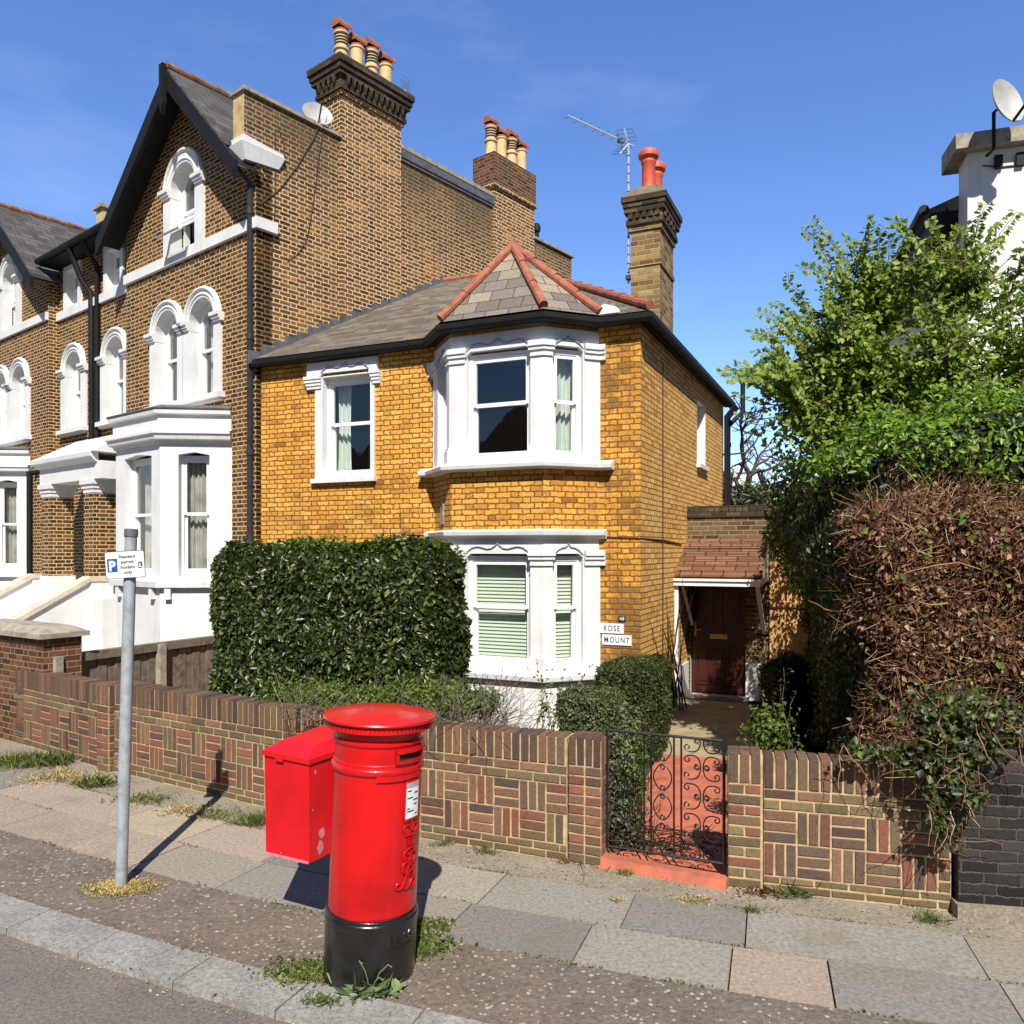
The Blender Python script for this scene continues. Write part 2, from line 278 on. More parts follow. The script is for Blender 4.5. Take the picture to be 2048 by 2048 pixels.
# ---------------------------------------------------------------- geometry helpers
ORG = {}
def V(*a): return Vector(a)
def G(u, v, z=0.0):
    """ground point (height z) seen at photo pixel u, v"""
    Y = FP*(CH-z)/(v-HV); return Vector(((u-1024)/FP*Y, Y, z))
def atY(u, v, Y): return Vector(((u-1024)/FP*Y, Y, CH-(v-HV)*Y/FP))
class Fr:
    """upright plane: origin, direction to the right, outward normal; coordinates s (along), z (up), o (out)"""
    def __init__(f, o, d):
        f.o = Vector((o[0], o[1], 0)); f.d = Vector((d[0], d[1], 0)).normalized(); f.n = Vector((f.d.y, -f.d.x, 0))
    def P(f, s, z, o=0.0): return f.o + f.d*s + f.n*o + Vector((0, 0, z))
    def px(f, u, v, o=0.0):
        r = Vector(((u-1024)/FP, 1, -(v-HV)/FP)); c = Vector((0, 0, CH)); q = f.o + f.n*o
        t = (q-c).dot(f.n)/r.dot(f.n); p = c+r*t
        return (p-f.o).dot(f.d), p.z
class MB:
    def __init__(m): m.v = []; m.f = []; m.mi = []; m.c = []
    def face(m, pts, mi=0, c=None):
        i = len(m.v); m.v += [tuple(p) for p in pts]; m.f.append(tuple(range(i, i+len(pts)))); m.mi.append(mi); m.c.append(c)
    def hexa(m, b, t, mi=0, c=None):
        """prism between matching loops b and t (b counter-clockwise seen from outside t)"""
        n = len(b); m.face(t, mi, c); m.face(b[::-1], mi, c)
        for i in range(n): m.face([b[i], b[(i+1) % n], t[(i+1) % n], t[i]], mi, c)
    def box(m, fr, s0, s1, z0, z1, o0, o1, mi=0, c=None):
        b = [fr.P(s0, z0, o0), fr.P(s1, z0, o0), fr.P(s1, z1, o0), fr.P(s0, z1, o0)]
        t = [fr.P(s0, z0, o1), fr.P(s1, z0, o1), fr.P(s1, z1, o1), fr.P(s0, z1, o1)]
        m.hexa(b, t, mi, c)
    def prism(m, fr, poly, o0, o1, mi=0):
        m.hexa([fr.P(s, z, o0) for s, z in poly], [fr.P(s, z, o1) for s, z in poly], mi)
    def column(m, pts, z0, z1, mi=0, c=None):
        """extrude a plan polygon (counter-clockwise from above) upwards"""
        m.hexa([V(p[0], p[1], z0) for p in pts], [V(p[0], p[1], z1) for p in pts], mi, c)
    def tube(m, pts, r, seg=8, mi=0, cap=True, c=None):
        pts = [Vector(p) for p in pts]; n = len(pts); rings = []
        rs = r if isinstance(r, (list, tuple)) else [r]*n
        ref = None
        for i, p in enumerate(pts):
            d = (pts[min(i+1, n-1)]-pts[max(i-1, 0)]).normalized()
            if ref is None:
                ref = Vector((0, 0, 1)) if abs(d.z) < .9 else Vector((1, 0, 0))
            a = d.cross(ref)
            if a.length < 1e-4: a = d.cross(Vector((0, 1, 0)))
            a.normalize(); b = a.cross(d).normalized(); ref = b
            rings.append([p+(a*math.cos(2*math.pi*k/seg)+b*math.sin(2*math.pi*k/seg))*rs[i] for k in range(seg)])
        i0 = len(m.v)
        for rg in rings: m.v += [tuple(q) for q in rg]
        for i in range(n-1):
            for k in range(seg):
                a = i0+i*seg; k2 = (k+1) % seg
                m.f.append((a+k, a+k2, a+seg+k2, a+seg+k)); m.mi.append(mi); m.c.append(c)
        if cap:
            m.f.append(tuple(i0+k for k in range(seg))[::-1]); m.mi.append(mi); m.c.append(c)
            m.f.append(tuple(i0+(n-1)*seg+k for k in range(seg))); m.mi.append(mi); m.c.append(c)
    def lathe(m, cpt, prof, seg=32, mi=0, a0=0, a1=2*math.pi):
        cx, cy, cz = cpt; i0 = len(m.v); full = abs(a1-a0-2*math.pi) < 1e-6
        ns = seg if full else seg+1
        for r, z in prof:
            for k in range(ns):
                a = a0+(a1-a0)*k/seg; m.v.append((cx+r*math.cos(a), cy+r*math.sin(a), cz+z))
        for i in range(len(prof)-1):
            for k in range(seg):
                k2 = (k+1) % ns
                m.f.append((i0+i*ns+k, i0+i*ns+k2, i0+(i+1)*ns+k2, i0+(i+1)*ns+k)); m.mi.append(mi); m.c.append(None)
    def sweep(m, path, prof, mi=0, closed=False):
        """profile (out, z) run along a plan polyline with mitred corners; out is to the right of travel"""
        n = len(path); P = [Vector((p[0], p[1])) for p in path]; ns = []
        for i in range(n):
            def nn(a, b):
                d = (b-a).normalized(); return Vector((d.y, -d.x))
            if i == 0: q = nn(P[0], P[1])
            elif i == n-1: q = nn(P[-2], P[-1])
            else:
                a = nn(P[i-1], P[i]); b = nn(P[i], P[i+1]); q = (a+b); q = q/ (q.length_squared/2) if q.length > 1e-3 else a
            ns.append(q)
        k = len(prof); i0 = len(m.v)
        for p, q in zip(P, ns):
            for o, z in prof: m.v.append((p.x+q.x*o, p.y+q.y*o, z))
        for i in range(n-1):
            for j in range(k):
                j2 = (j+1) % k
                m.f.append((i0+i*k+j, i0+i*k+j2, i0+(i+1)*k+j2, i0+(i+1)*k+j)); m.mi.append(mi); m.c.append(None)
        m.f.append(tuple(i0+j for j in range(k))[::-1]); m.mi.append(mi); m.c.append(None)
        m.f.append(tuple(i0+(n-1)*k+j for j in range(k))); m.mi.append(mi); m.c.append(None)
    def wall(m, fr, outer, holes=(), o=0.0, depth=.11, mi=0, rmi=None, rim=None):
        """flat wall with openings; reveals run back by depth; rim gives the outer edge a thickness"""
        loops = [[Vector((s, z, 0)) for s, z in outer]]+[[Vector((s, z, 0)) for s, z in h] for h in holes]
        tris = tessellate_polygon(loops); flat = [p for l in loops for p in l]
        for t in tris:
            q = [flat[i] for i in t]
            if (q[1]-q[0]).cross(q[2]-q[0]).z < 0: q = q[::-1]
            m.face([fr.P(p.x, p.y, o) for p in q], mi)
        for h in holes:
            n = len(h); ar = sum(h[i][0]*h[(i+1) % n][1]-h[(i+1) % n][0]*h[i][1] for i in range(n))
            hh = h if ar > 0 else h[::-1]
            for i in range(n):
                a, b = hh[i], hh[(i+1) % n]
                m.face([fr.P(*a, o), fr.P(*a, o-depth), fr.P(*b, o-depth), fr.P(*b, o)][::-1], mi if rmi is None else rmi)
        if rim:
            n = len(outer); ar = sum(outer[i][0]*outer[(i+1) % n][1]-outer[(i+1) % n][0]*outer[i][1] for i in range(n))
            hh = outer if ar > 0 else outer[::-1]
            for i in range(n):
                a, b = hh[i], hh[(i+1) % n]
                m.face([fr.P(*a, o-rim), fr.P(*b, o-rim), fr.P(*b, o), fr.P(*a, o)], mi)
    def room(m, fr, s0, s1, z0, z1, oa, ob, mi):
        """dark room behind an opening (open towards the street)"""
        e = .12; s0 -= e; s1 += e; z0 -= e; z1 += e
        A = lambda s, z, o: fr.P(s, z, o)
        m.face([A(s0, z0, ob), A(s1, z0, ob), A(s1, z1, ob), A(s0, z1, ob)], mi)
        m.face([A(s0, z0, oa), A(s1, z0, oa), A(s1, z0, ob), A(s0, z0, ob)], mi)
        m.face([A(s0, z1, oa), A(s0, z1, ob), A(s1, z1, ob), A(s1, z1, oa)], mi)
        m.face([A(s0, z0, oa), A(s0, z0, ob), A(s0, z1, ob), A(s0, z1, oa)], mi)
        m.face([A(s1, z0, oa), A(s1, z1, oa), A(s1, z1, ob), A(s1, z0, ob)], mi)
    def build(m, name, mats, parent=None, smooth=False, bevel=0, weld=False):
        me = bpy.data.meshes.new(name)
        root = parent
        while root is not None and root.parent is not None: root = root.parent
        og = ORG.get(root.name, Vector((0, 0, 0))) if root is not None else Vector((0, 0, 0))
        arr = np.array(m.v, dtype=np.float64).reshape(-1, 3)
        me.from_pydata((arr-np.array(og)).tolist(), [], m.f)
        if not isinstance(mats, (list, tuple)): mats = [mats]
        for q in mats: me.materials.append(M[q] if isinstance(q, str) else q)
        me.polygons.foreach_set('material_index', m.mi)
        uvl = me.uv_layers.new(name='UVMap'); uv = np.zeros((len(me.loops), 2))
        vs = arr; k = 0
        for f in m.f:
            a = vs[f[0]]; n = np.zeros(3)
            for i in range(1, len(f)-1): n += np.cross(vs[f[i]]-a, vs[f[i+1]]-a)
            ln = np.linalg.norm(n); n = n/ln if ln > 1e-12 else np.array((0, 0, 1.))
            if abs(n[2]) > .97: t = np.array((1., 0, 0)); b = np.array((0, 1., 0))
            else:
                t = np.array((-n[1], n[0], 0)); t /= np.linalg.norm(t); b = np.cross(n, t)
            for i in f: uv[k] = (vs[i]@t, vs[i]@b); k += 1
        uvl.data.foreach_set('uv', uv.ravel())
        if any(c is not None for c in m.c):
            ca = me.color_attributes.new('Col', 'FLOAT_COLOR', 'CORNER'); cc = []
            for f, c in zip(m.f, m.c): cc += [(*(c or (.5, .5, .5)), 1)]*len(f)
            ca.data.foreach_set('color', np.array(cc).ravel())
        if weld:
            bm = bmesh.new(); bm.from_mesh(me); bmesh.ops.remove_doubles(bm, verts=bm.verts, dist=.0004); bm.to_mesh(me); bm.free()
        if smooth:
            me.polygons.foreach_set('use_smooth', [True]*len(me.polygons)); me.set_sharp_from_angle(angle=R(38))
        me.update(); ob = bpy.data.objects.new(name, me); COL.objects.link(ob)
        if parent is not None: ob.parent = parent
        if bevel:
            bv = ob.modifiers.new('bevel', 'BEVEL'); bv.width = bevel; bv.segments = 2; bv.limit_method = 'ANGLE'
        return ob
def tag(o, label, cat, group=None, kind=None):
    o['label'] = label; o['category'] = cat
    if group: o['group'] = group
    if kind: o['kind'] = kind
    return o
def thing(name, label, cat, loc=(0, 0, 0), group=None, rot=None):
    o = bpy.data.objects.new(name, None); COL.objects.link(o); o.location = loc; o.empty_display_size = .1
    ORG[o.name] = Vector(loc)
    if rot: o.rotation_euler = rot
    return tag(o, label, cat, group)
def struct(ob): ob['kind'] = 'structure'; return ob
def text_faces(mb, body, fr, s, z, o, size, mi=0, depth=.003, align='LEFT', squash=1.0, bold=0.0, spacing=1.0):
    """writing as flat letters on a frame"""
    c = bpy.data.curves.new('lettering', 'FONT'); c.body = body; c.size = size; c.align_x = align; c.offset = bold; c.space_character = spacing
    c.resolution_u = 3
    ob = bpy.data.objects.new('lettering', c); COL.objects.link(ob)
    bpy.context.view_layer.update()
    me = bpy.data.meshes.new_from_object(ob.evaluated_get(bpy.context.evaluated_depsgraph_get()))
    fn = fr if callable(fr) else fr.P
    vs = [fn(s+v.co.x*squash, z+v.co.y, o) for v in me.vertices]
    i0 = len(mb.v); mb.v += [tuple(p) for p in vs]
    for p in me.polygons: mb.f.append(tuple(i0+i for i in p.vertices)); mb.mi.append(mi); mb.c.append(None)
    bpy.data.objects.remove(ob); bpy.data.curves.remove(c); bpy.data.meshes.remove(me)
def np_mesh(name, verts, faces, mat, parent=None, smooth=False):
    """verts Nx3, faces MxK arrays (same K)"""
    me = bpy.data.meshes.new(name); K = faces.shape[1]
    root = parent
    while root is not None and root.parent is not None: root = root.parent
    og = np.array(ORG.get(root.name, Vector((0, 0, 0)))) if root is not None else np.zeros(3)
    me.vertices.add(len(verts)); me.vertices.foreach_set('co', (verts-og).astype(np.float32).ravel())
    me.loops.add(faces.size); me.loops.foreach_set('vertex_index', faces.astype(np.int32).ravel())
    me.polygons.add(len(faces)); me.polygons.foreach_set('loop_start', np.arange(0, faces.size, K, dtype=np.int32))
    me.polygons.foreach_set('loop_total', np.full(len(faces), K, dtype=np.int32))
    me.materials.append(M[mat] if isinstance(mat, str) else mat)
    me.update(calc_edges=True); me.validate()
    if smooth: me.polygons.foreach_set('use_smooth', [True]*len(me.polygons))
    ob = bpy.data.objects.new(name, me); COL.objects.link(ob)
    if parent is not None: ob.parent = parent
    return ob
def unit(a): return a/np.maximum(np.linalg.norm(a, axis=-1, keepdims=True), 1e-9)
def leaf_geo(c, ax, nr, ln, wd, fold=.25):
    """one folded leaf (2 quads sharing the midrib) per row: base c, axis ax, face normal nr"""
    N = len(c); ax = unit(ax); sd = unit(np.cross(ax, nr)); nr = np.cross(sd, ax)
    ln = np.broadcast_to(np.asarray(ln, float), (N,))[:, None]; wd = np.broadcast_to(np.asarray(wd, float), (N,))[:, None]
    b = c; t = c+ax*ln; mid = c+ax*ln*.5-nr*wd*.12
    l = c+ax*ln*.48+sd*wd*.5+nr*wd*fold; r = c+ax*ln*.48-sd*wd*.5+nr*wd*fold
    v = np.stack([b, l, t, r, mid], 1).reshape(-1, 3); k = np.arange(N)[:, None]*5
    f = np.concatenate([k+np.array([[0, 4, 2, 1]]), k+np.array([[0, 3, 2, 4]])], 0)
    return v, f
def leaves(name, c, nrm, size, mat, parent=None, spread=.9, asp=.5, droop=.3):
    N = len(c); d = RNG.normal(size=(N, 3)); nrm = unit(nrm+RNG.normal(size=(N, 3))*spread*.6)
    ax = unit(d-nrm*(np.sum(d*nrm, 1, keepdims=True)) + np.array((0, 0, -droop)))
    sz = size*RNG.uniform(.65, 1.3, N)
    v, f = leaf_geo(c, ax, nrm, sz, sz*asp)
    return np_mesh(name, v, f, mat, parent)
def box_surface(n, fr, s0, s1, z0, z1, o0, o1, depth=.06, faces=('front', 'top', 'left', 'right', 'back'), rnd=.12):
    """random points just inside the skin of a clipped block with softened, uneven edges"""
    ar = {'front': (s1-s0)*(z1-z0), 'back': (s1-s0)*(z1-z0), 'top': (s1-s0)*(o1-o0), 'left': (o1-o0)*(z1-z0), 'right': (o1-o0)*(z1-z0)}
    tot = sum(ar[f] for f in faces); P = []; Nn = []
    D, NN = np.array(fr.d), np.array(fr.n); O = np.array(fr.o)
    for f in faces:
        k = int(n*ar[f]/tot); a = RNG.random(k); b = RNG.random(k); dp = RNG.exponential(depth*.45, k)-.012
        if f in ('front', 'back'):
            s = s0+(s1-s0)*a; z = z0+(z1-z0)*b; o = (o1-dp) if f == 'front' else (o0+dp); nn = NN if f == 'front' else -NN
        elif f == 'top': s = s0+(s1-s0)*a; o = o0+(o1-o0)*b; z = z1-dp; nn = np.array((0, 0, 1.))
        else: o = o0+(o1-o0)*a; z = z0+(z1-z0)*b; s = (s0+dp) if f == 'left' else (s1-dp); nn = -D if f == 'left' else D
        # soften the edges: pull points near two faces at once inwards
        ds = np.minimum(s-s0, s1-s); dz = z1-z; do = np.minimum(o-o0, o1-o)
        def pull(x, y):
            q = np.clip(1-x/rnd, 0, 1); w = np.clip(1-y/rnd, 0, 1); return (q*w)**1.0*rnd*.55
        z = z-pull(ds, dz)-pull(do, dz); s = s+np.where(s-s0 < s1-s, 1, -1)*(pull(ds, dz)+pull(ds, do)); o = o+np.where(o-o0 < o1-o, 1, -1)*(pull(do, dz)+pull(do, ds))
        w = .03*np.sin(s*5.3+z*3.1)+.025*np.sin(z*7.7-o*4+s*2)
        p = O+s[:, None]*D+(o+0*w)[:, None]*NN; p[:, 2] = z; p = p+nn*w[:, None]
        P.append(p); Nn.append(np.broadcast_to(nn, p.shape))
    return np.concatenate(P), np.concatenate(Nn)
def twigs(name, a, d, ln, r, mat, parent=None, segs=3, wob=.35, taper=.5):
    """many thin three-sided curved twigs"""
    N = len(a); p = [a]; q = unit(d)
    ln = np.broadcast_to(np.asarray(ln, float), (N,))[:, None]; r = np.broadcast_to(np.asarray(r, float), (N,))[:, None]
    for i in range(segs):
        q = unit(q+RNG.normal(size=(N, 3))*wob); p.append(p[-1]+q*ln/segs)
    vs = []
    for i, x in enumerate(p):
        dd = unit((p[min(i+1, segs)]-p[max(i-1, 0)])); u = unit(np.cross(dd, np.array((.31, .77, .55)))); w = np.cross(dd, u)
        rr = r*(1-taper*i/segs)
        vs += [x+u*rr, x+(-.5*u+.87*w)*rr, x+(-.5*u-.87*w)*rr]
    v = np.stack(vs, 1).reshape(-1, 3); K = 3*(segs+1); k = np.arange(N)[:, None]*K; fs = []
    for i in range(segs):
        for j in range(3): fs.append(k+np.array([[3*i+j, 3*i+(j+1) % 3, 3*i+3+(j+1) % 3, 3*i+3+j]]))
    return np_mesh(name, v, np.concatenate(fs, 0), mat, parent)

# ---------------------------------------------------------------- the street: curve of the pavement
CA, CB, CC = .0216965, -.38007887, 4.86898826
X0, X1 = -7.5, 3.2
def curve(x):
    """slab front line as a function of x with straight ends; returns point and unit normal towards the houses"""
    xc = min(max(x, X0), X1); y = CA*xc*xc+CB*xc+CC; dy = 2*CA*xc+CB; y += dy*(x-xc)
    n = Vector((-dy, 1)).normalized(); return Vector((x, y)), n
def off(x, o, z=0.0):
    p, n = curve(x); return V(p.x+n.x*o, p.y+n.y*o, z)
XS = [-40, -25]+[(-15+.5*i) for i in range(0, 56)]+[20, 30, 45]
def strip(mb, o0, o1, z, mi=0, c=None, xs=XS):
    for a, b in zip(xs[:-1], xs[1:]):
        mb.face([off(a, o0, z), off(b, o0, z), off(b, o1, z), off(a, o1, z)], mi, c)
def groundmat(name, c, c2, specks, scale=50, bumpd=.006, patch=None, crack=False, rough=.92):
    m, nt, b = newmat(name); n = NB(nt); P = n.geo()
    f = n.noise(P, scale, 6, .7); g = n.noise(P, 2.2, 5, .6)
    col = n.mix(n.mr(g, .3, .7), c, c2)
    col = n.mix(.75, col, n.ramp(f, [(.28, g3(.35)), (.5, g3(.9)), (.62, g3(1.15)), (.78, g3(2.0))]), 'MULTIPLY')
    for cc, sc, th in specks:
        dd = n.m('ADD', n.vor(P, sc), n.m('MULTIPLY', n.m('SUBTRACT', n.noise(P, sc*2.3, 3), .5), .35))
        rr = n.white(n.vor(P, sc, 'F1', 'Color'))
        col = n.mix(n.m('MULTIPLY', n.mr(dd, th, th*.55), n.m('GREATER_THAN', rr, .55)), col, cc)
    if patch: col = n.mix(n.mr(n.noise(P, patch[1], 6, .65, .6), patch[2], patch[3], 0, patch[4]), col, patch[0])
    nt.links.new(col, b.inputs['Base Color']); b.inputs['Roughness'].default_value = rough; b.inputs['Specular IOR Level'].default_value = .25
    nt.links.new(n.bump(n.m('ADD', f, n.m('MULTIPLY', n.noise(P, scale*3, 3), .4)), .9, bumpd), b.inputs['Normal'])
    return m
M['road'] = groundmat('road_asphalt', (.165, .145, .128), (.21, .18, .158), [((.36, .33, .30), 60, .22), ((.03, .028, .025), 75, .22)], 42, .008)
M['tarmac'] = groundmat('old_tarmac', (.16, .13, .102), (.215, .172, .138), [((.40, .36, .29), 26, .30), ((.44, .40, .33), 15, .22), ((.38, .34, .27), 7, .16), ((.04, .034, .028), 60, .24)], 26, .012, patch=((.24, .165, .115), .9, .56, .75, .5))
M['kerbstone'] = groundmat('granite_kerb', (.25, .245, .22), (.34, .33, .30), [((.09, .09, .085), 55, .28), ((.52, .51, .48), 70, .22)], 30, .008, patch=((.15, .14, .085), 2.2, .55, .75, .5))
M['apron'] = groundmat('concrete_apron', (.25, .215, .16), (.32, .275, .205), [((.50, .44, .36), 40, .2), ((.16, .13, .09), 45, .2)], 38, .006, patch=((.17, .15, .07), 1.6, .58, .8, .5))
M['earth'] = groundmat('earth', (.07, .052, .034), (.10, .075, .05), [((.18, .14, .1), 30, .2)], 30, .02)
mb = MB(); mb.face([V(-900, -900, -.16), V(900, -900, -.16), V(900, 1600, -.16), V(-900, 1600, -.16)]); struct(mb.build('ground', 'earth'))
mb = MB(); strip(mb, -9.2, -1.03, -.045); struct(mb.build('road', 'road'))
mb = MB(); strip(mb, -.735, .012, -.004); struct(mb.build('tarmac_strip', 'tarmac'))
mb = MB(); strip(mb, -13, -9.15, .04); struct(mb.build('far_pavement', 'apron'))
mb = MB(); strip(mb, 1.085, 1.75, -.006); struct(mb.build('concrete_strip', 'apron'))
mb = MB(); strip(mb, 1.70, 20, -.035); struct(mb.build('garden_soil', 'earth'))
# kerb stones, each about 0.9 m long, jointed
mb = MB(); x = -14.0
while x < 8:
    ln = random.uniform(.60, .74); a, b = x+.005, x+ln-.005; dz = random.uniform(-.004, .004)
    lo = [off(a, -1.045, -.14), off(b, -1.045, -.14), off(b, -.735, -.14), off(a, -.735, -.14)]
    hi = [off(a, -1.035, .000+dz), off(b, -1.035, .000+dz), off(b, -.735, .004+dz), off(a, -.735, .004+dz)]
    mb.hexa(lo, hi); x += ln
struct(mb.build('kerb', 'kerbstone', bevel=.012))
# paving slabs: two rows, colour per slab
GREY = [(.19, .178, .155), (.215, .198, .17), (.175, .165, .145), (.23, .21, .178)]; PINK = (.30, .235, .185); BEIGE = (.31, .26, .18)
mb = MB()
def slabrow(o0, o1, joints, cols):
    for i, (a, b) in enumerate(zip(joints[:-1], joints[1:])):
        c = cols.get(i) or random.choice(GREY); k_ = random.uniform(.95, 1.12); c = tuple(q*k_*1.12 for q in c); g = .005; dz = random.uniform(-.003, .003)
        n = max(1, int((b-a)/.5))
        for k in range(n):
            p = a+g+(b-a-2*g)*k/n; q = a+g+(b-a-2*g)*(k+1)/n
            lo = [off(p, o0+g, -.06), off(q, o0+g, -.06), off(q, o1-g, -.06), off(p, o1-g, -.06)]; hi = [V(r.x, r.y, .004+dz) for r in lo]
            mb.hexa(lo, hi, 0, c)
def fill(anchors, step, lo, hi):
    j = list(anchors); 
    while j[0] > lo: j.insert(0, j[0]-step*random.uniform(.94, 1.06))
    while j[-1] < hi: j.append(j[-1]+step*random.uniform(.94, 1.06))
    return j
f1 = fill([-3.73, -2.95, -2.15, -1.27, -.47, .35, 1.20, 1.73, 2.62], .82, -15, 9)
k0 = f1.index(-3.73); slabrow(0, .53, f1, {k0-2: PINK, k0: PINK, k0+1: (.24, .215, .17), k0+6: PINK, k0+3: (.24, .215, .175), k0-1: PINK})
f2 = fill([-4.7, -3.9, -3.05, -2.2, -1.35, -.44, .52, 1.27, 2.58], .84, -15, 9)
k1 = f2.index(-4.7); slabrow(.53, 1.08, f2, {k1: PINK, k1+1: BEIGE, k1+2: PINK, k1-1: PINK, k1+3: GREY[0], k1+4: (.27, .24, .19), k1+8: (.26, .23, .18)})
struct(mb.build('pavement', 'slab', bevel=.004))
mb = MB(); strip(mb, .0, 1.09, -.02); struct(mb.build('pavement_bed', 'soil'))
# ================================================================= the yellow-brick house
def arch(s0, s1, z0, zs, n=14, rise=None):
    r = (s1-s0)/2; c = (s0+s1)/2; h = r if rise is None else rise
    return [(s0, z0), (s1, z0)]+[(c+r*math.cos(math.pi*i/n), zs+h*math.sin(math.pi*i/n)) for i in range(n+1)]
def rect(s0, s1, z0, z1): return [(s0, z0), (s1, z0), (s1, z1), (s0, z1)]
def drape(mb, fr, s0, s1, z0, z1, o, amp=.03, pitch=.09, n=28, gather=0.0, mi=0):
    """hanging cloth with vertical folds"""
    ph = random.random()*6; prev = None
    for k in range(n+1):
        a = k/n; s = s0+(s1-s0)*a; oo = o+amp*math.sin(2*math.pi*(s-s0)/pitch+ph)+amp*.4*math.sin(2*math.pi*(s-s0)/(pitch*2.7))
        col = [fr.P(s+gather*(a-.5)*math.sin(math.pi*b)*-1, z0+(z1-z0)*b, oo) for b in (0, .25, .5, .75, 1)]
        if prev:
            for q in range(4): mb.face([prev[q], col[q], col[q+1], prev[q+1]], mi)
        prev = col
def blinds(mb, fr, s0, s1, z0, z1, o, pitch=.05):
    z = z0
    while z < z1:
        mb.face([fr.P(s0, z, o+.012), fr.P(s1, z, o+.012), fr.P(s1, z+pitch*.93, o-.012), fr.P(s0, z+pitch*.93, o-.012)])
        mb.face([fr.P(s0, z+pitch*.93, o-.012), fr.P(s1, z+pitch*.93, o-.012), fr.P(s1, z+pitch, o+.012), fr.P(s0, z+pitch, o+.012)]); z += pitch
def sash(house, fr, s0, s1, z0, z1, zm, o=-.10, arched=None, fw=.055, curtain=None, blind=False, glass='glass', frame='white_wood', label=None):
    """sliding sash window set back in its opening; arched = height of the springing"""
    w = MB(); sw = .045; gl = MB(); gl2 = MB(); top = arched if arched else z1
    w.box(fr, s0, s0+fw, z0, top, o-.11, o); w.box(fr, s1-fw, s1, z0, top, o-.11, o)
    w.box(fr, s0+fw, s1-fw, z0, z0+.05, o-.11, o+.012)
    if arched:
        out = arch(s0, s1, arched-.001, arched)[2:]; r = (s1-s0)/2; c = (s0+s1)/2
        n = 14; inn = [(c+(r-fw-sw)*math.cos(math.pi*i/n), arched+(r-fw-sw)*math.sin(math.pi*i/n)) for i in range(n+1)]
        oo = [(c+r*math.cos(math.pi*i/n), arched+r*math.sin(math.pi*i/n)) for i in range(n+1)]
        for i in range(n):
            q = [oo[i+1], oo[i], inn[i], inn[i+1]]
            w.prism(fr, q, o-.11, o-.006)
    else:
        w.box(fr, s0+fw, s1-fw, z1-.07, z1, o-.11, o)
    a, b = s0+fw, s1-fw
    # upper sash (in front), lower sash (behind)
    w.box(fr, a, a+sw, zm, top, o-.055, o-.012); w.box(fr, b-sw, b, zm, top, o-.055, o-.012)
    w.box(fr, a+sw, b-sw, zm-.012, zm+.042, o-.056, o-.010)
    if not arched: w.box(fr, a+sw, b-sw, z1-.12, z1-.07, o-.055, o-.012)
    w.box(fr, a, a+sw, z0+.05, zm-.012, o-.10, o-.058); w.box(fr, b-sw, b, z0+.05, zm-.012, o-.10, o-.058)
    w.box(fr, a+sw, b-sw, z0+.05, z0+.13, o-.10, o-.058)
    wo = w.build('window', frame, house, bevel=.004)
    if label: wo['label'] = label
    up = arch(a+sw-.005, b-sw+.005, zm+.04, arched) if arched else rect(a+sw-.005, b-sw+.005, zm+.04, z1-.115)
    gl.face([fr.P(s, z, o-.034) for s, z in up]); gl.build('pane', glass, wo)
    gl2.face([fr.P(s, z, o-.08) for s, z in rect(a+sw-.005, b-sw+.005, z0+.125, zm-.01)]); gl2.build('pane', glass, wo)
    if curtain:
        c = MB()
        for f0, f1, m in curtain: drape(c, fr, s0+(s1-s0)*f0, s0+(s1-s0)*f1, z0+.02, (arched+.3 if arched else z1), o-.20, amp=.025, gather=.05)
        c.build('curtain', curtain[0][2], wo, smooth=True, weld=True)
    if blind:
        c = MB(); blinds(c, fr, s0+.03, s1-.03, z0+.03, z1-.02, o-.17); c.build('blind', 'blind', wo)
    return wo
def offset_path(path, o):
    m = MB(); m.sweep(path, [(o, 0), (o, 1)]); return [Vector(m.v[2*i]) for i in range(len(path))]

HF = Fr((1.703, 10.6), (.91355, -.40674)); SF = Fr((1.703, 10.6), (.40674, .91355))
TF = Fr((-4.20, 13.13), (.777, -.629)); TS = Fr((-4.20, 13.13), (.629, .777))
bp = .578
bA, bB, bC, bD = HF.P(-3.1195, 0), HF.P(-2.5415, 0, bp), HF.P(-1.1525, 0, bp), HF.P(-.5745, 0)
def facet(a, b): return Fr(a, b-a), (b-a).length
F_AB, wAB = facet(bA, bB); F_BC, wBC = facet(bB, bC); F_CD, wCD = facet(bC, bD)
house = thing('brick_house', 'yellow-orange brick house with a white two-storey bay, red-tiled bay roof and tiled side porch', 'house', HF.P(-3, 0))
# --- upper left window opening
us0, _ = HF.px(648, 860); us1, _ = HF.px(743, 860); _, uz0 = HF.px(695, 955); _, uz1 = HF.px(690, 752)
w = MB()
bayhole = rect(-3.05, -.65, .9, 5.2)
w.wall(HF, rect(-6.42, 0, -.1, 5.47), [rect(us0-.012, us1+.012, uz0-.012, uz1+.012), bayhole], 0, .12, 0, 1)
w.room(HF, us0, us1, uz0, uz1, -.12, -1.4, 2); w.room(HF, -3.0, -.7, .95, 5.15, -.02, -1.6, 2)
w.face([HF.P(-2.55, 3.1, .48), HF.P(-1.15, 3.1, .48), HF.P(-.70, 3.1, .02), HF.P(-.7, 3.1, -1.6), HF.P(-3.0, 3.1, -1.6), HF.P(-3.0, 3.1, .02)], 2)
w.build('wall', ['orange_brick', 'stucco', 'room'], house)
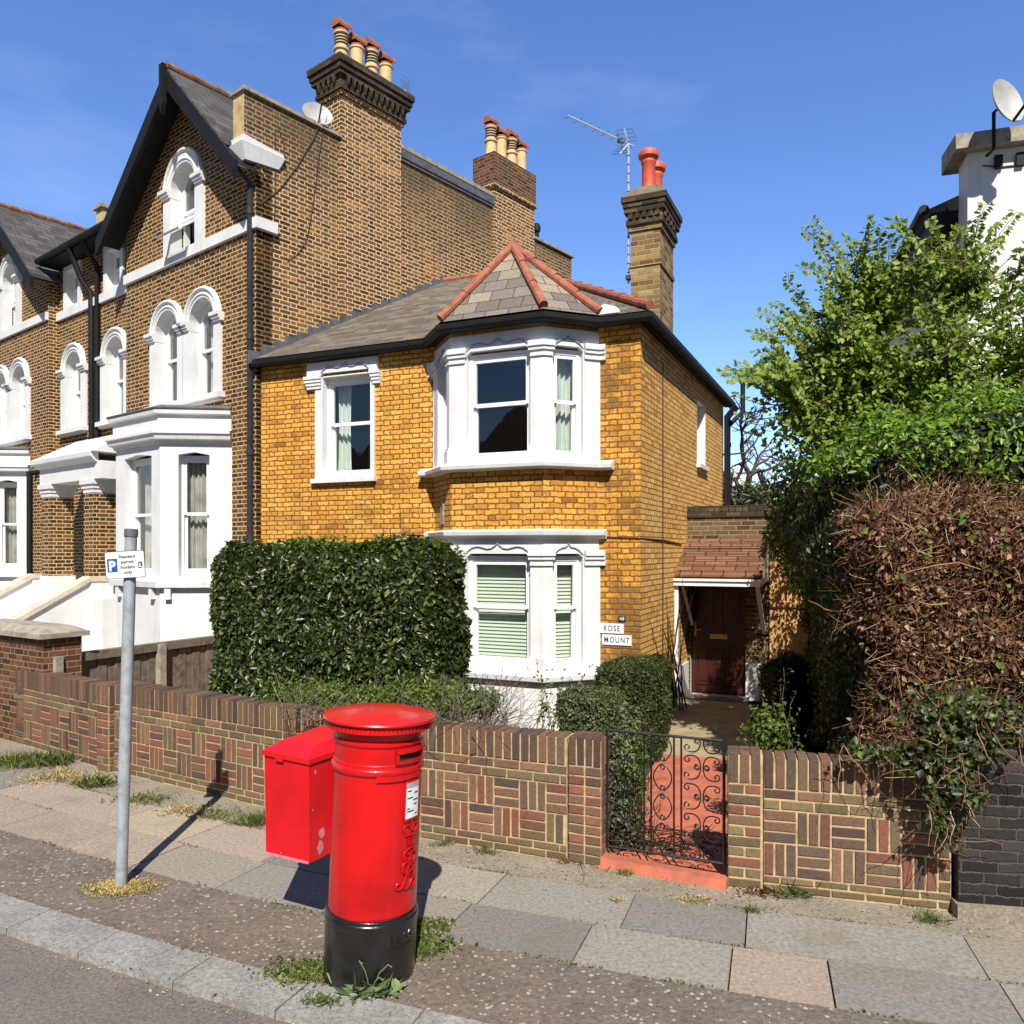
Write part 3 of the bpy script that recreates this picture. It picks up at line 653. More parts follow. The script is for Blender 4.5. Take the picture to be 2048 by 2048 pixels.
# side wall with a narrow window slot
v0, _ = SF.px(1394, 870); v1, _ = SF.px(1411, 870); _, sz1 = SF.px(1402, 806); _, sz0 = SF.px(1402, 931)
w = MB(); w.wall(SF, rect(0, 6.63, -.1, 5.47), [rect(v0, v1, sz0, sz1)], 0, .14, 0, 1)
w.room(SF, v0, v1, sz0, sz1, -.14, -1.0, 2)
w.face([SF.P(6.63, -.1, 0), SF.P(6.63, -.1, -6), SF.P(6.63, 5.47, -6), SF.P(6.63, 5.47, 0)], 0)
w.build('side_wall', ['pale_brick', 'stucco', 'room'], house)
so_ = MB(); so_.box(SF, v0-.05, v1+.05, sz0-.07, sz0, -.14, .07); so_.build('sill', 'stucco', house, bevel=.006)
sash(house, SF, v0, v1, sz0, sz1, (sz0+sz1)/2, -.13, fw=.03)
# bay brickwork and plinth
w = MB()
for fr, wd in ((F_AB, wAB), (F_BC, wBC), (F_CD, wCD)):
    w.wall(fr, rect(0, wd, 2.60, 3.62))
w.build('bay_wall', 'orange_brick', house)
w = MB()
for fr, wd in ((F_AB, wAB), (F_BC, wBC), (F_CD, wCD)): w.wall(fr, rect(0, wd, 5.40, 5.50))
w.build('bay_wall', 'orange_brick', house)
w = MB(); w.sweep([bA, bB, bC, bD], [(-.1, -.1), (.03, -.1), (.03, .66), (.0, .70), (-.1, .70)]); w.build('plinth', 'stucco', house)
# white window surrounds of the bay
def bead(mb, fr, s0, s1, z, h, wavy):
    wd = s1-s0; pts = []
    key = [(-.02, 0), (.02, .35), (.09, .62), (.17, .72), (.26, .62), (.33, .50), (.40, .56), (.46, .78), (.5, 1.0)] if wavy else [(-.03, 0), (.05, .22), (.14, .42), (.27, .60), (.40, .66), (.46, .80), (.5, 1.0)]
    key = key+[(1-a, b) for a, b in key[-2::-1]]
    mb.tube([fr.P(s0+a*wd, z+b*h, .012) for a, b in key], .009, 6)
levels = [(.86, 2.40, 1.66, 2.62), (3.66, 5.17, 4.42, 5.44)]
BCo = (F_BC.px(933, 800)[0], F_BC.px(1060, 800)[0]); CDo = (F_CD.px(1106, 800)[0], F_CD.px(1166, 800)[0]); ABo = (wAB-CDo[1], wAB-CDo[0])
sur = MB(); beads = MB()
for li, (z0, z1, zm, zt) in enumerate(levels):
    for fr, wd, (a, b), nm in ((F_AB, wAB, ABo, 0), (F_BC, wBC, BCo, 1), (F_CD, wCD, CDo, 2)):
        c = .035
        hole = [(a, z0), (b, z0), (b, z1-.05), (b-c, z1-.02), (b-c*1.6, z1), (a+c*1.6, z1), (a+c, z1-.02), (a, z1-.05)]
        sur.wall(fr, rect(0, wd, z0-.24 if li == 0 else z0-.06, zt+.02), [hole], .0, .17)
        bead(beads, fr, a+.015, b-.015, z1-.01, .15, nm == 1)
        cur = None
        if li == 1 and nm == 2: cur = [(.36, .92, 'curtain')]
        sash(house, fr, a, b, z0, z1-.03, zm, -.085, curtain=cur, blind=(li == 0), glass='blind_glass' if li == 0 else 'glass')
    # lintel band proud of the wall between the beads and the top
    zc0 = z1-.0
    for P0, P1, P2, wl_, wr_ in ((bA, bB, bC, ABo[1], BCo[0]), (bB, bC, bD, BCo[1], CDo[0])):
        dl = (P1-P0).normalized(); dr = (P2-P1).normalized(); ll = (P1-P0).length-wl_-.012; lr = wr_-.012
        for o, za, zb in ((.055, z0-.03, z0+.16), (.040, z0+.16, z0+.20), (.022, z0+.2, z1-.16), (.045, z1-.16, z1-.13), (.03, z1-.13, z1-.08), (.055, z1-.08, z1-.03), (.075, z1-.03, z1+.01), (.06, z1+.01, z1+.05)):
            e = .02 if o > .05 else 0
            sur.sweep([P1-dl*(ll+e), P1, P1+dr*(lr+e)], [(-.01, za), (o, za), (o, zb), (-.01, zb)])
    for P1, din, dout, ln in ((bA, F_AB.d, HF.d, ABo[0]-.01), (bD, F_CD.d, HF.d, wCD-CDo[1]-.01)):
        for o, za, zb in ((.018, z0-.03, z1-.16), (.045, z1-.16, z1-.13), (.03, z1-.13, z1-.08), (.055, z1-.08, z1-.03), (.075, z1-.03, z1+.01), (.06, z1+.01, z1+.05)):
            ex = .02 if o < .02 else .10
            path = [P1-dout*ex, P1, P1+din*ln] if P1 is bA else [P1-din*ln, P1, P1+dout*ex]
            sur.sweep(path, [(-.01, za), (o, za), (o, zb), (-.01, zb)])
sur.build('window_surround', 'stucco', house, bevel=.004); beads.build('groove_moulding', 'grey_frame', house, smooth=True)
# cornice over the lower bay, sills
pth = [HF.P(-3.24, 0), bA, bB, bC, bD, HF.P(-.46, 0)]
w = MB(); w.sweep(pth, [(-.02, 2.60), (.03, 2.60), (.05, 2.635), (.11, 2.65), (.12, 2.70), (-.02, 2.735)]); w.build('cornice', 'stucco', house)
pth2 = [HF.P(-3.32, 0), bA, bB, bC, bD, HF.P(-.36, 0)]
w = MB(); w.sweep(pth2, [(-.02, 3.52), (.16, 3.545), (.17, 3.60), (.04, 3.655), (-.02, 3.655)]); w.build('sill', 'stucco', house, bevel=.006)
w = MB(); w.sweep(pth2, [(-.02, .70), (.12, .72), (.13, .79), (.03, .845), (-.02, .845)]); w.build('sill', 'stucco', house, bevel=.006)
# upper left window: surround, lintel, sill
w = MB(); hw = .15
w.wall(HF, rect(us0-hw, us1+.07, uz0-.01, uz1+.02), [rect(us0, us1, uz0, uz1-.0)], .035, .155, rim=.04)
lz = HF.px(690, 721)[1]; l0 = HF.px(619, 740)[0]; l1 = HF.px(758, 730)[0]
w.prism(HF, [(l0, uz1+.02), (us0-.02, uz1+.02), (us0+.03, uz1+.06), (us1-.03, uz1+.06), (us1+.02, uz1+.02), (l1, uz1+.02), (l1, lz), (l0, lz)], 0, .07)
for a, b in ((l0-.05, us0-.01), (us1+.01, l1+.05)):
    for o, za, zb, e in ((.10, uz1-.02, uz1+.03, .0), (.085, uz1-.07, uz1-.02, .012), (.07, uz1-.12, uz1-.07, .024), (.055, uz1-.17, uz1-.12, .034)): w.box(HF, a+e, b-e*.4, za, zb, 0, o)
w.build('window_surround', 'stucco', house, bevel=.004)
w = MB(); bead(w, Fr(HF.P(0, 0, .07), HF.d), us0+.02, us1-.02, uz1+.06, .13, True); w.build('groove_moulding', 'grey_frame', house)
w = MB(); w.box(HF, us0-.20, us1+.10, uz0-.075, uz0-.005, -.12, .085); w.build('sill', 'stucco', house, bevel=.006)
sash(house, HF, us0, us1, uz0, uz1, HF.px(690, 848)[1], -.10, curtain=[(.05, .36, 'curtain')])
# eaves: soffit, fascia and gutter round the bay
eave = [HF.P(-6.43, 0), bA, bB, bC, bD, HF.P(0, 0), SF.P(6.9, 0)]
w = MB(); w.sweep(eave, [(-.02, 5.46), (.085, 5.46), (.085, 5.43), (.105, 5.43), (.105, 5.57), (-.02, 5.57)]); w.build('soffit', 'black_paint', house)
w = MB(); w.sweep(eave, [(.108, 5.46), (.125, 5.43), (.16, 5.42), (.195, 5.435), (.215, 5.47), (.215, 5.535), (.205, 5.535), (.195, 5.48), (.16, 5.45), (.12, 5.47), (.115, 5.535), (.108, 5.535)]); w.build('gutter', 'black_paint', house)
# roofs
ev = offset_path(eave, .17); ze = 5.565
eL, eA, eB, eC, eD, eR, eK = [V(p.x, p.y, ze) for p in ev]
E1 = HF.P(-3.56, 8.0, -4.15); RL = HF.P(-5.7, 8.0, -4.15); BK = HF.P(-3.3, ze, -7.2)
w = MB(); w.face([HF.P(-6.41, ze, .17), eR, E1, RL]); w.face([eR, eK, HF.P(-3.4, 8.0, -4.9), E1]); w.face([eK, HF.P(-6.4, ze, -7.2), RL, E1])
w.build('roof', 'slate', house)
AP = HF.P(-1.847, 6.74, .0); RB = HF.P(-1.847, 6.74, -2.2)
w = MB(); lift = V(0, 0, .012)
for a, b in ((eA, eB), (eB, eC), (eC, eD)): w.face([a+lift, b+lift, AP])
w.face([eA+lift, AP, RB]); w.face([eD+lift, RB, AP]); w.build('bay_roof', 'bay_slate', house)
w = MB()
def tiles(mb, a, b, r=.062, ln=.45):
    d = b-a; n = max(1, round(d.length/ln))
    for i in range(n):
        p = a+d*(i/n); q = a+d*((i+1)/n+.015/d.length); mb.tube([p+V(0, 0, .02), q+V(0, 0, .005)], [r*random.uniform(.97, 1.04), r*.93], 10)
for e in (eB, eC, eD): tiles(w, e+V(0, 0, .04), AP+V(0, 0, .02))
tiles(w, AP+V(0, 0, .02), RB+V(0, 0, .02)); tiles(w, RL, E1); tiles(w, eR+V(0, 0, .05), E1)
w.build('ridge_tiles', 'terracotta', house, smooth=False)
w = MB(); w.prism(Fr(eD, HF.d), [(-.10, ze+.02), (.26, ze+.02), (.22, ze+.10), (.05, ze+.16)], -.25, .0); w.build('flashing', 'stucco', house)
w = MB(); t = -.15
while t < 4.4:
    zf = lambda q: ze+.5545*((-.09+.9656*q)+.17)
    w.prism(TS, [(t, zf(t)-.05), (t+.235, zf(t+.235)-.05), (t+.235, zf(t+.235)+.05), (t, zf(t+.2)+.06)], -.01, .052); t += .235
w.build('flashing', 'lead', house)
# chimney of the house
def stack(parent, fr, s0, s1, o0, o1, z0, bands, mat, capmat=None):
    w = MB(); zprev = z0
    for za, zb, e in bands:
        if za > zprev: w.box(fr, s0, s1, zprev, za, o0, o1)
        w.box(fr, s0-e, s1+e, za, zb, o0-e, o1+e, 1 if e > .05 else 0); zprev = zb
    return w
ch = stack(house, HF, -.48, -.04, -2.12, -1.25, 5.3, [(6.66, 6.73, .02), (7.19, 7.27, .03), (7.27, 7.35, .06), (7.35, 7.45, .045), (7.45, 7.53, .085), (7.53, 7.60, .10), (7.60, 7.68, .12)], 'yellow_stack_brick')
for k in range(9):
    if k < 5: c_ = HF.P(-.46+.10*k, 7.36, -1.205)
    else: c_ = HF.P(.005, 7.36, -1.28-.19*(k-5))
    ch.column([c_+Vector((math.cos(a), math.sin(a), 0))*.05 for a in (0, math.pi/2, math.pi, 1.5*math.pi)], 7.355, 7.445, 1)
cho = ch.build('chimney', ['yellow_stack_brick', 'soot_brick'], house, bevel=.006)
w = MB(); w.hexa([HF.P(-.60, 7.68, -2.24), HF.P(.08, 7.68, -2.24), HF.P(.08, 7.68, -1.13), HF.P(-.60, 7.68, -1.13)][::-1], [HF.P(-.42, 7.87, -2.06), HF.P(-.10, 7.87, -2.06), HF.P(-.10, 7.87, -1.31), HF.P(-.42, 7.87, -1.31)][::-1]); w.build('flaunching', 'flaunch', cho)
for oo in (-1.45, -1.9):
    c_ = HF.P(-.26, 7.80, oo); w = MB()
    w.lathe(c_, [(.118, 0), (.105, .1), (.098, .43), (.115, .46), (.115, .48), (.105, .50), (.15, .545), (.155, .60), (.135, .64), (.09, .64), (.085, .4)], 24); w.build('chimney_pot', 'red_pot', cho, smooth=True)
# cables, downpipes, vent
w = MB(); cz = SF.px(1350, 1080)[1]
w.tube([SF.P(1.22, 5.2, .012), SF.P(1.22, .1, .012)], .008, 5); w.tube([HF.P(-.55, cz+.02, .012), HF.P(0, cz, .015), SF.P(1.2, cz-.01, .012), SF.P(2.5, cz-.06, .012)], .009, 5)
cp, cq = HF.px(801, 1018), HF.px(803, 1068); w.tube([HF.P(cp[0], cp[1], .012), HF.P(cq[0], cq[1], .012), HF.P(cq[0]+.55, cq[1]-.03, .012)], .007, 5); w.build('cable', 'cable', house)
w = MB(); w.box(F_AB, .36, .50, 2.82, 3.18, 0, .02); w.build('air_vent', 'concrete', house)
w = MB()
for sx in (6.45, 6.72): w.tube([SF.P(sx, 5.42, .28), SF.P(sx, 5.2, .09), SF.P(sx, .5, .09)], .045, 10)
w.tube([SF.P(6.95, 6.0, .35), SF.P(6.95, 5.35, .35), SF.P(6.72, 5.05, .1)], .05, 10)
for z in (4.6, 3.2, 1.8): w.tube([SF.P(6.72, z, .09), SF.P(6.72, z+.09, .09)], .058, 10)
w.build('downpipe', 'black_paint', house, smooth=True)
# rust and lime streaks are left in the brick; side extension, porch and front door
EF = Fr(SF.P(3.0, 0), HF.d)
w = MB(); w.wall(EF, rect(0, 1.30, 0, 3.04), [rect(.05, .94, .08, 2.06)], 0, .13, 0, 1); w.room(EF, .05, .94, .08, 2.06, -.14, -.9, 2)
w.face([EF.P(1.30, 0, 0), EF.P(1.30, 0, -3.5), EF.P(1.30, 3.04, -3.5), EF.P(1.30, 3.04, 0)]); w.face([EF.P(0, 3.04, 0), EF.P(1.3, 3.04, 0), EF.P(1.3, 3.04, -3.5), EF.P(0, 3.04, -3.5)])
w.build('porch_wall', ['porch_brick', 'white_wood', 'room'], house)
w = MB(); w.box(EF, 0, 1.34, 2.99, 3.06, -.24, .03)
for k in range(12): w.box(EF, .112*k+.004, .112*k+.106, 3.064, 3.064+.115+random.uniform(-.004, .004), -.22, .012+random.uniform(-.004, .004))
w.build('coping', 'soot_brick', house, bevel=.004)
w = MB(); w.hexa([EF.P(-.02, 1.98, 1.0), EF.P(1.30, 1.98, 1.0), EF.P(1.30, 2.58, .005), EF.P(-.02, 2.58, .005)], [EF.P(-.02, 2.03, 1.0), EF.P(1.30, 2.03, 1.0), EF.P(1.30, 2.63, .005), EF.P(-.02, 2.63, .005)])
pr = w.build('porch_roof', 'porch_tile', house)
w = MB()
for k in range(7):
    a = k/7; b = (k+1)/7+.02; z_ = lambda q: 2.03+.6*q; o_ = lambda q: 1.0-.995*q
    w.hexa([EF.P(-.03, z_(a)+.001, o_(a)+.015), EF.P(1.31, z_(a)+.001, o_(a)+.015), EF.P(1.31, z_(b)+.001, o_(b)), EF.P(-.03, z_(b)+.001, o_(b))], [EF.P(-.03, z_(a)+.026, o_(a)+.015), EF.P(1.31, z_(a)+.026, o_(a)+.015), EF.P(1.31, z_(b)+.004, o_(b)), EF.P(-.03, z_(b)+.004, o_(b))])
w.build('roof_tiles', 'porch_tile', pr)
w = MB(); w.box(EF, -.02, 1.30, 1.90, 1.975, .93, 1.02); w.box(EF, -.03, 1.31, 1.975, 2.01, .98, 1.05); w.box(EF, -.005, .055, .02, 1.90, .90, .96)
w.hexa([EF.P(1.20, 1.10, 0.01), EF.P(1.26, 1.10, .01), EF.P(1.26, 1.16, .01), EF.P(1.20, 1.16, .01)][::-1], [EF.P(1.20, 1.88, .88), EF.P(1.26, 1.88, .88), EF.P(1.26, 1.95, .88), EF.P(1.20, 1.95, .88)][::-1])
w.hexa([EF.P(0.06, 1.20, 0.01), EF.P(.11, 1.2, .01), EF.P(.11, 1.26, .01), EF.P(.06, 1.26, .01)][::-1], [EF.P(.06, 1.88, .80), EF.P(.11, 1.88, .80), EF.P(.11, 1.95, .80), EF.P(.06, 1.95, .80)][::-1])
w.face([EF.P(1.30, 2.02, .98), EF.P(1.30, 2.60, .02), EF.P(1.30, 1.96, .02), EF.P(1.30, 1.92, .98)]); w.build('porch_frame', 'white_wood', house, bevel=.005)
w = MB(); w.box(EF, .945, 1.18, .02, .62, 0, .03); w.build('plinth', 'stucco', house); w = MB(); w.box(SF, 2.1, 2.97, .0, .60, 0, .03); w.box(SF, .0, 2.1, .0, .30, 0, .03); w.build('plinth', 'stucco', house)
d = MB(); d.box(EF, .05, .94, .08, 2.06, -.13, -.085)
for (a, b, z0, z1) in ((.13, .36, .22, .85), (.40, .60, .22, .85), (.64, .87, .22, .85), (.13, .45, 1.15, 1.95), (.54, .87, 1.15, 1.95)):
    d.box(EF, a, b, z0, z0+.02, -.085, -.068); d.box(EF, a, b, z1-.02, z1, -.085, -.068); d.box(EF, a, a+.02, z0+.02, z1-.02, -.085, -.068); d.box(EF, b-.02, b, z0+.02, z1-.02, -.085, -.068); d.box(EF, a+.05, b-.05, z0+.06, z1-.06, -.085, -.07)
do = d.build('front_door', 'door_red', house, bevel=.004)
w = MB(); w.box(EF, .36, .64, .98, 1.06, -.085, -.07); w.build('letter_plate', 'brass', do)
w = MB(); w.tube([EF.P(.12, 1.12, -.07), EF.P(.12, 1.12, -.03), EF.P(.23, 1.13, -.03)], .011, 8); w.box(EF, .105, .135, 1.02, 1.26, -.085, -.068); w.build('handle', 'brass', do)
w = MB(); w.box(EF, .0, 1.0, .02, .08, -.12, .22); w.build('door_step', 'concrete', house, bevel=.01)

# ================================================================= the brown-brick terrace
RG = Fr(TF.P(0, 0, -.22), TF.d)     # recessed part between the gables
def gable_outline(s0, s1, ze_, za, sa): return [(s0, -.2), (s1, -.2), (s1, ze_), (sa, za), (s0, ze_)]
def arch_window(t, fr, sc, hw, z0, zs, imp=True, zm=None, ring=.19, nets='net_curtain', attic=False, frame_w=.24, label=None):
    """round-headed window with its white moulded surround"""
    m = MB(); hole = arch(sc-hw, sc+hw, z0, zs)
    outp = [(sc-hw-frame_w, z0-.02), (sc+hw+frame_w, z0-.02), (sc+hw+frame_w, zs)]+[(sc+(hw+ring)*math.cos(math.pi*i/16), zs+(hw+ring)*math.sin(math.pi*i/16)) for i in range(17)]+[(sc-hw-frame_w, zs)]
    m.wall(fr, outp, [hole], .05, .22, rim=.05)
    rg = [(sc+(hw+ring)*math.cos(math.pi*i/16), zs+.05+(hw+ring)*math.sin(math.pi*i/16)) for i in range(17)]
    m.tube([fr.P(a, b, .055) for a, b in [(sc+(hw+ring-.03)*math.cos(math.pi*i/16), zs+(hw+ring-.03)*math.sin(math.pi*i/16)) for i in range(17)]], .035, 6)
    m.tube([fr.P(a, b, .05) for a, b in [(sc+(hw+.06)*math.cos(math.pi*i/16), zs+(hw+.06)*math.sin(math.pi*i/16)) for i in range(17)]], .022, 6)
    if imp:
        for a, b in ((sc-hw-frame_w-.05, sc-hw+.005), (sc+hw-.005, sc+hw+frame_w+.05)):
            m.box(fr, a, b, zs-.02, zs+.04, -.15, .14); m.box(fr, a+.02, b-.0, zs-.07, zs-.02, -.15, .11); m.box(fr, a+.035, b-.0, zs-.11, zs-.07, -.15, .085)
    return m
def sill_box(m, fr, s0, s1, z, o=.12): m.box(fr, s0, s1, z-.09, z, -.2, o); m.box(fr, s0+.03, s1-.03, z-.13, z-.09, 0, o*.6)
def terrace_bay(t, sD, cut=.83, front=1.59):
    A, B, C_, D = TF.P(sD-2*cut-front, 0), TF.P(sD-cut-front, 0, cut), TF.P(sD-cut, 0, cut), TF.P(sD, 0)
    fs = [facet(A, B), facet(B, C_), facet(C_, D)]; m = MB(); zb, zt = 2.0, 4.06
    ops = [(.40, .86), (.34, front-.34), (.40, .86)]
    if sD > -1:
        f1, f2 = fs[1][0], fs[2][0]; ops[1] = (f1.px(249, 1000)[0], f1.px(303, 1000)[0]); ops[2] = (f2.px(357, 1000)[0], f2.px(419, 1000)[0])
    for (fr, wd), (a, b) in zip(fs, ops):
        hole = [(a, zb), (b, zb), (b, zt), ((a+b)/2, zt+.045), (a, zt)]
        m.wall(fr, rect(0, wd, -.2, 4.4), [hole], 0, .16, 0); m.room(fr, a, b, zb, zt, -.17, -.75, 1)
    m.sweep([A, B, C_, D], [(-.02, 4.24), (.03, 4.24), (.05, 4.29), (.12, 4.31), (.14, 4.38), (.17, 4.40), (.17, 4.45), (.05, 4.47), (-.02, 4.47)])
    m.sweep([A, B, C_, D], [(-.02, 4.46), (.045, 4.46), (.05, 4.72), (.12, 4.735), (.13, 4.80), (-.02, 4.84)])
    m.sweep([A, B, C_, D], [(-.02, 1.80), (.10, 1.82), (.11, 1.92), (.02, 1.96), (-.02, 1.96)])
    m.face([V(p.x, p.y, 4.83) for p in (A, B, C_, D)]); m.face([V(p.x, p.y, 4.2) for p in (A, B, C_, D)], 1)
    for (fr, wd) in fs:
        for q in (.12, .88): m.box(fr, wd*q-.05, wd*q+.05, 1.62, 1.80, 0, .08)
    m.build('bay_window', ['stucco', 'room'], t)
    for (fr, wd), (a, b) in zip(fs, ops): sash(t, fr, a, b, zb, zt, 3.05, -.15, curtain=[(.06, .94, 'net_curtain')], fw=.045)
    l = MB(); l.sweep([A, B, C_, D], [(-.02, 4.845), (.14, 4.805), (.15, 4.83), (-.02, 4.90)]); l.build('bay_roof', 'lead', t)
def terrace(name, label, g0, g1, r0, r1, dbl, single, attic_w, bayD, party):
    t = thing(name, label, 'house', TF.P((g0+g1)/2, 0))
    ze_, za = 8.78, 10.9; sc = (g0+g1)/2; sa = sc+(.20 if party else -.20)
    wins = [(c, .405, 5.16, 6.50) for c in dbl]; att = (sc+(-.0), .42, 7.92, 9.06)
    holes = [arch(c-h-.012, c+h+.012, a-.012, b) for c, h, a, b in wins]+[arch(att[0]-att[1]-.012, att[0]+att[1]+.012, att[2]-.012, att[3])]
    w = MB(); w.wall(TF, gable_outline(g0, g1, ze_, za, sa), holes, 0, .2)
    for c, h, a, b in wins+[att]: w.room(TF, c-h, c+h, a, b+h, -.26, -1.2, 1)
    rh = [arch(single-.412, single+.412, 5.148, 6.50)]+[rect(a-.012, b+.012, 7.938, 8.762) for a, b in attic_w]
    w.wall(RG, rect(r0, r1, -.2, 9.0), rh, 0, .2)
    w.room(RG, single-.4, single+.4, 5.16, 6.9, -.26, -1.2, 1)
    for a, b in attic_w: w.room(RG, a, b, 7.95, 8.75, -.2, -1.0, 1)
    for se in (g0, g1): w.face([TF.P(se, -.2, 0), TF.P(se, -.2, -.3), TF.P(se, ze_, -.3), TF.P(se, ze_, 0)])
    w.build('wall', ['brown_brick', 'room'], t)
    # string course
    m = MB(); m.box(TF, g0, g1, 7.72, 7.90, 0, .06); m.box(RG, r0, r1, 7.72, 7.90, 0, .06)
    m.box(TF, g1-.02, g1+.09, 7.72, 7.90, -.36, .05) if party else None
    m.build('string_course', 'stucco', t, bevel=.005)
    for c, h, a, b in wins:
        m = arch_window(t, TF, c, h, a, b, frame_w=.215); m.build('window_surround', 'stucco', t)
        sash(t, TF, c-h, c+h, a, b+h, 6.02, -.165, arched=b, curtain=[(.08, .92, 'net_curtain')], fw=.04)
    m = MB(); sill_box(m, TF, dbl[0]-.70 if dbl[0] < dbl[-1] else dbl[-1]-.70, max(dbl)+.70, 5.16)
    sill_box(m, RG, single-.68, single+.68, 5.16, .14); m.build('sill', 'stucco', t, bevel=.006)
    m = arch_window(t, TF, att[0], att[1], att[2], att[3], frame_w=.27, ring=.25); m.build('window_surround', 'stucco', t)
    hz = 8.62   # attic window: fixed round head above, top-hung light propped open below
    wo = sash(t, TF, att[0]-att[1], att[0]+att[1], hz-.08, att[3]+att[1], hz+.06, -.165, arched=att[3], fw=.04)
    m = MB(); m.box(TF, att[0]-att[1], att[0]-att[1]+.05, att[2], hz-.08, -.31, -.2); m.box(TF, att[0]+att[1]-.05, att[0]+att[1], att[2], hz-.08, -.31, -.2); m.box(TF, att[0]-att[1]+.05, att[0]+att[1]-.05, att[2], att[2]+.06, -.31, -.19); m.build('window_frame', 'white_wood', t)
    if party:
        hg = Fr(TF.P(att[0], 0, -.19), TF.d); ca, sa_ = math.cos(R(52)), math.sin(R(52)); LL = .66; hw2 = att[1]-.03
        pl = lambda s, q, o: hg.P(s, hz-.10-q*ca+o*sa_, q*sa_+o*ca)
        m = MB(); gm = MB()
        def bar(s0, s1, q0, q1): m.hexa([pl(s0, q1, -.02), pl(s1, q1, -.02), pl(s1, q0, -.02), pl(s0, q0, -.02)], [pl(s0, q1, .02), pl(s1, q1, .02), pl(s1, q0, .02), pl(s0, q0, .02)])
        bar(-hw2, -hw2+.06, 0, LL); bar(hw2-.06, hw2, 0, LL); bar(-hw2+.06, hw2-.06, 0, .06); bar(-hw2+.06, hw2-.06, LL-.07, LL)
        ol = m.build('open_light', 'white_wood', t); gm.face([pl(-hw2+.05, LL-.06, 0), pl(hw2-.05, LL-.06, 0), pl(hw2-.05, .05, 0), pl(-hw2+.05, .05, 0)]); gm.build('pane', 'glass', ol)
    m = arch_window(t, RG, single, .40, 5.16, 6.50); m.build('window_surround', 'stucco', t)
    sash(t, RG, single-.40, single+.40, 5.16, 6.90, 6.02, -.165, arched=6.50, curtain=[(.08, .92, 'net_curtain')], fw=.04)
    for a, b in attic_w:
        sash(t, RG, a, b, 7.95, 8.75, 8.35, -.10); m = MB(); m.wall(RG, rect(a-.14, b+.14, 7.90, 8.87), [rect(a, b, 7.95, 8.75)], .05, .15, rim=.05); m.build('window_surround', 'stucco', t)
    # roofs
    oh = .46; w = MB(); q = 4.2
    aF = TF.P(sa, za+.05, oh); aB = TF.P(sa, za+.05, -q)
    for sg, se in ((-1, g0), (1, g1)):
        e = -.30 if (party and sg > 0) else .25; sl_ = (za-ze_)/abs(se-sa)
        b_ = [aF, TF.P(se+sg*e, ze_+.05-sl_*e, oh), TF.P(se+sg*e, ze_+.05-sl_*e, -q), aB]
        if sg > 0: b_ = b_[::-1]
        w.hexa([p-V(0, 0, .07) for p in b_], b_)
    w.face([RG.P(r0, 8.98, .3), RG.P(r1, 8.98, .3), RG.P(r1, 10.9, -4.6), RG.P(r0, 10.9, -4.6)])
    w.build('roof', 'dark_slate', t)
    w = MB(); tiles(w, aF, aB, .075, .45); w.build('ridge_tiles', 'old_ridge', t)
    # bargeboards, finial, gutter
    w = MB()
    for sg, se in ((-1, g0), (1, g1)):
        e = .10 if (party and sg > 0) else .25; sl_ = (za-ze_)/abs(se-sa)
        a1 = (sa, za+.0); b1 = (se+sg*(e+.02), ze_-sl_*(e+.02)); poly = [a1, b1, (b1[0], b1[1]-.30), (sa, za-.34)]
        if sg > 0: poly = poly[::-1]
        w.prism(TF, poly, oh-.05, oh+.02)
        soff = [TF.P(sa, za-.06, oh-.05), TF.P(b1[0], b1[1]-.06, oh-.05), TF.P(b1[0], b1[1]-.06, 0), TF.P(sa, za-.06, 0)]; w.face(soff)
    w.prism(TF, [(sa-.06, za-.62), (sa-.03, za-.72), (sa, za-.82), (sa+.03, za-.72), (sa+.06, za-.62), (sa+.06, za+.06), (sa-.06, za+.06)], oh+.022, oh+.10)
    w.build('bargeboard', 'black_paint', t)
    w = MB(); w.box(RG, r0, r1, 8.90, 9.0, 0, .42); w.tube([RG.P(r0, 8.98, .46), RG.P(r1, 8.98, .46)], .07, 8)
    w.build('gutter', 'black_paint', t)
    terrace_bay(t, bayD)
    return t
tA = terrace('terrace_house', 'tall brown-brick terrace house whose long side wall carries two chimney stacks above the yellow-brick house', -4.5, 0, -6.36, -4.5, (-2.84, -1.62), -5.40, [(-5.75, -5.15)], -.71, True)
tB = terrace('terrace_house', 'further brown-brick terrace house cut off by the left edge of the photo', -12.75, -8.25, -8.25, -6.36, (-11.1, -9.90), -7.40, [(-7.75, -7.15)], -9.25, False)
# flank wall of the nearer terrace house with parapet, stacks
w = MB()
w.wall(TS, [(0, -.2), (9.06, -.2), (9.06, 9.82), (7.45, 9.82), (7.45, 10.28), (3.18, 10.28), (1.73, 9.9), (-.22, 9.9), (-.22, 9.05), (0, 8.8)], [], 0)
w.wall(Fr(TS.P(9.06, 0), -TF.d), rect(0, 5, 0, 9.82)); w.build('flank_wall', 'flank_brick', tA)
w = MB(); w.face([TS.P(-.22, 9.05, 0), TS.P(-.22, 9.9, 0), TS.P(-.22, 9.9, -.32), TS.P(-.22, 9.05, -.32)]); w.build('parapet_end', 'render', tA)
w = MB(); w.box(TS, -.26, 1.74, 9.90, 9.96, -.36, .05); w.box(TS, 3.2, 6.0, 10.28, 10.36, -.36, .06); w.box(TS, 7.45, 9.12, 9.82, 9.88, -.3, .05)
w.build('coping', 'concrete', tA, bevel=.008)
w = MB(); w.box(TS, 3.2, 6.0, 10.12, 10.279, 0, .05); w.box(TS, 3.2, 6.0, 10.06, 10.12, 0, .03); w.build('flashing', 'lead', tA)
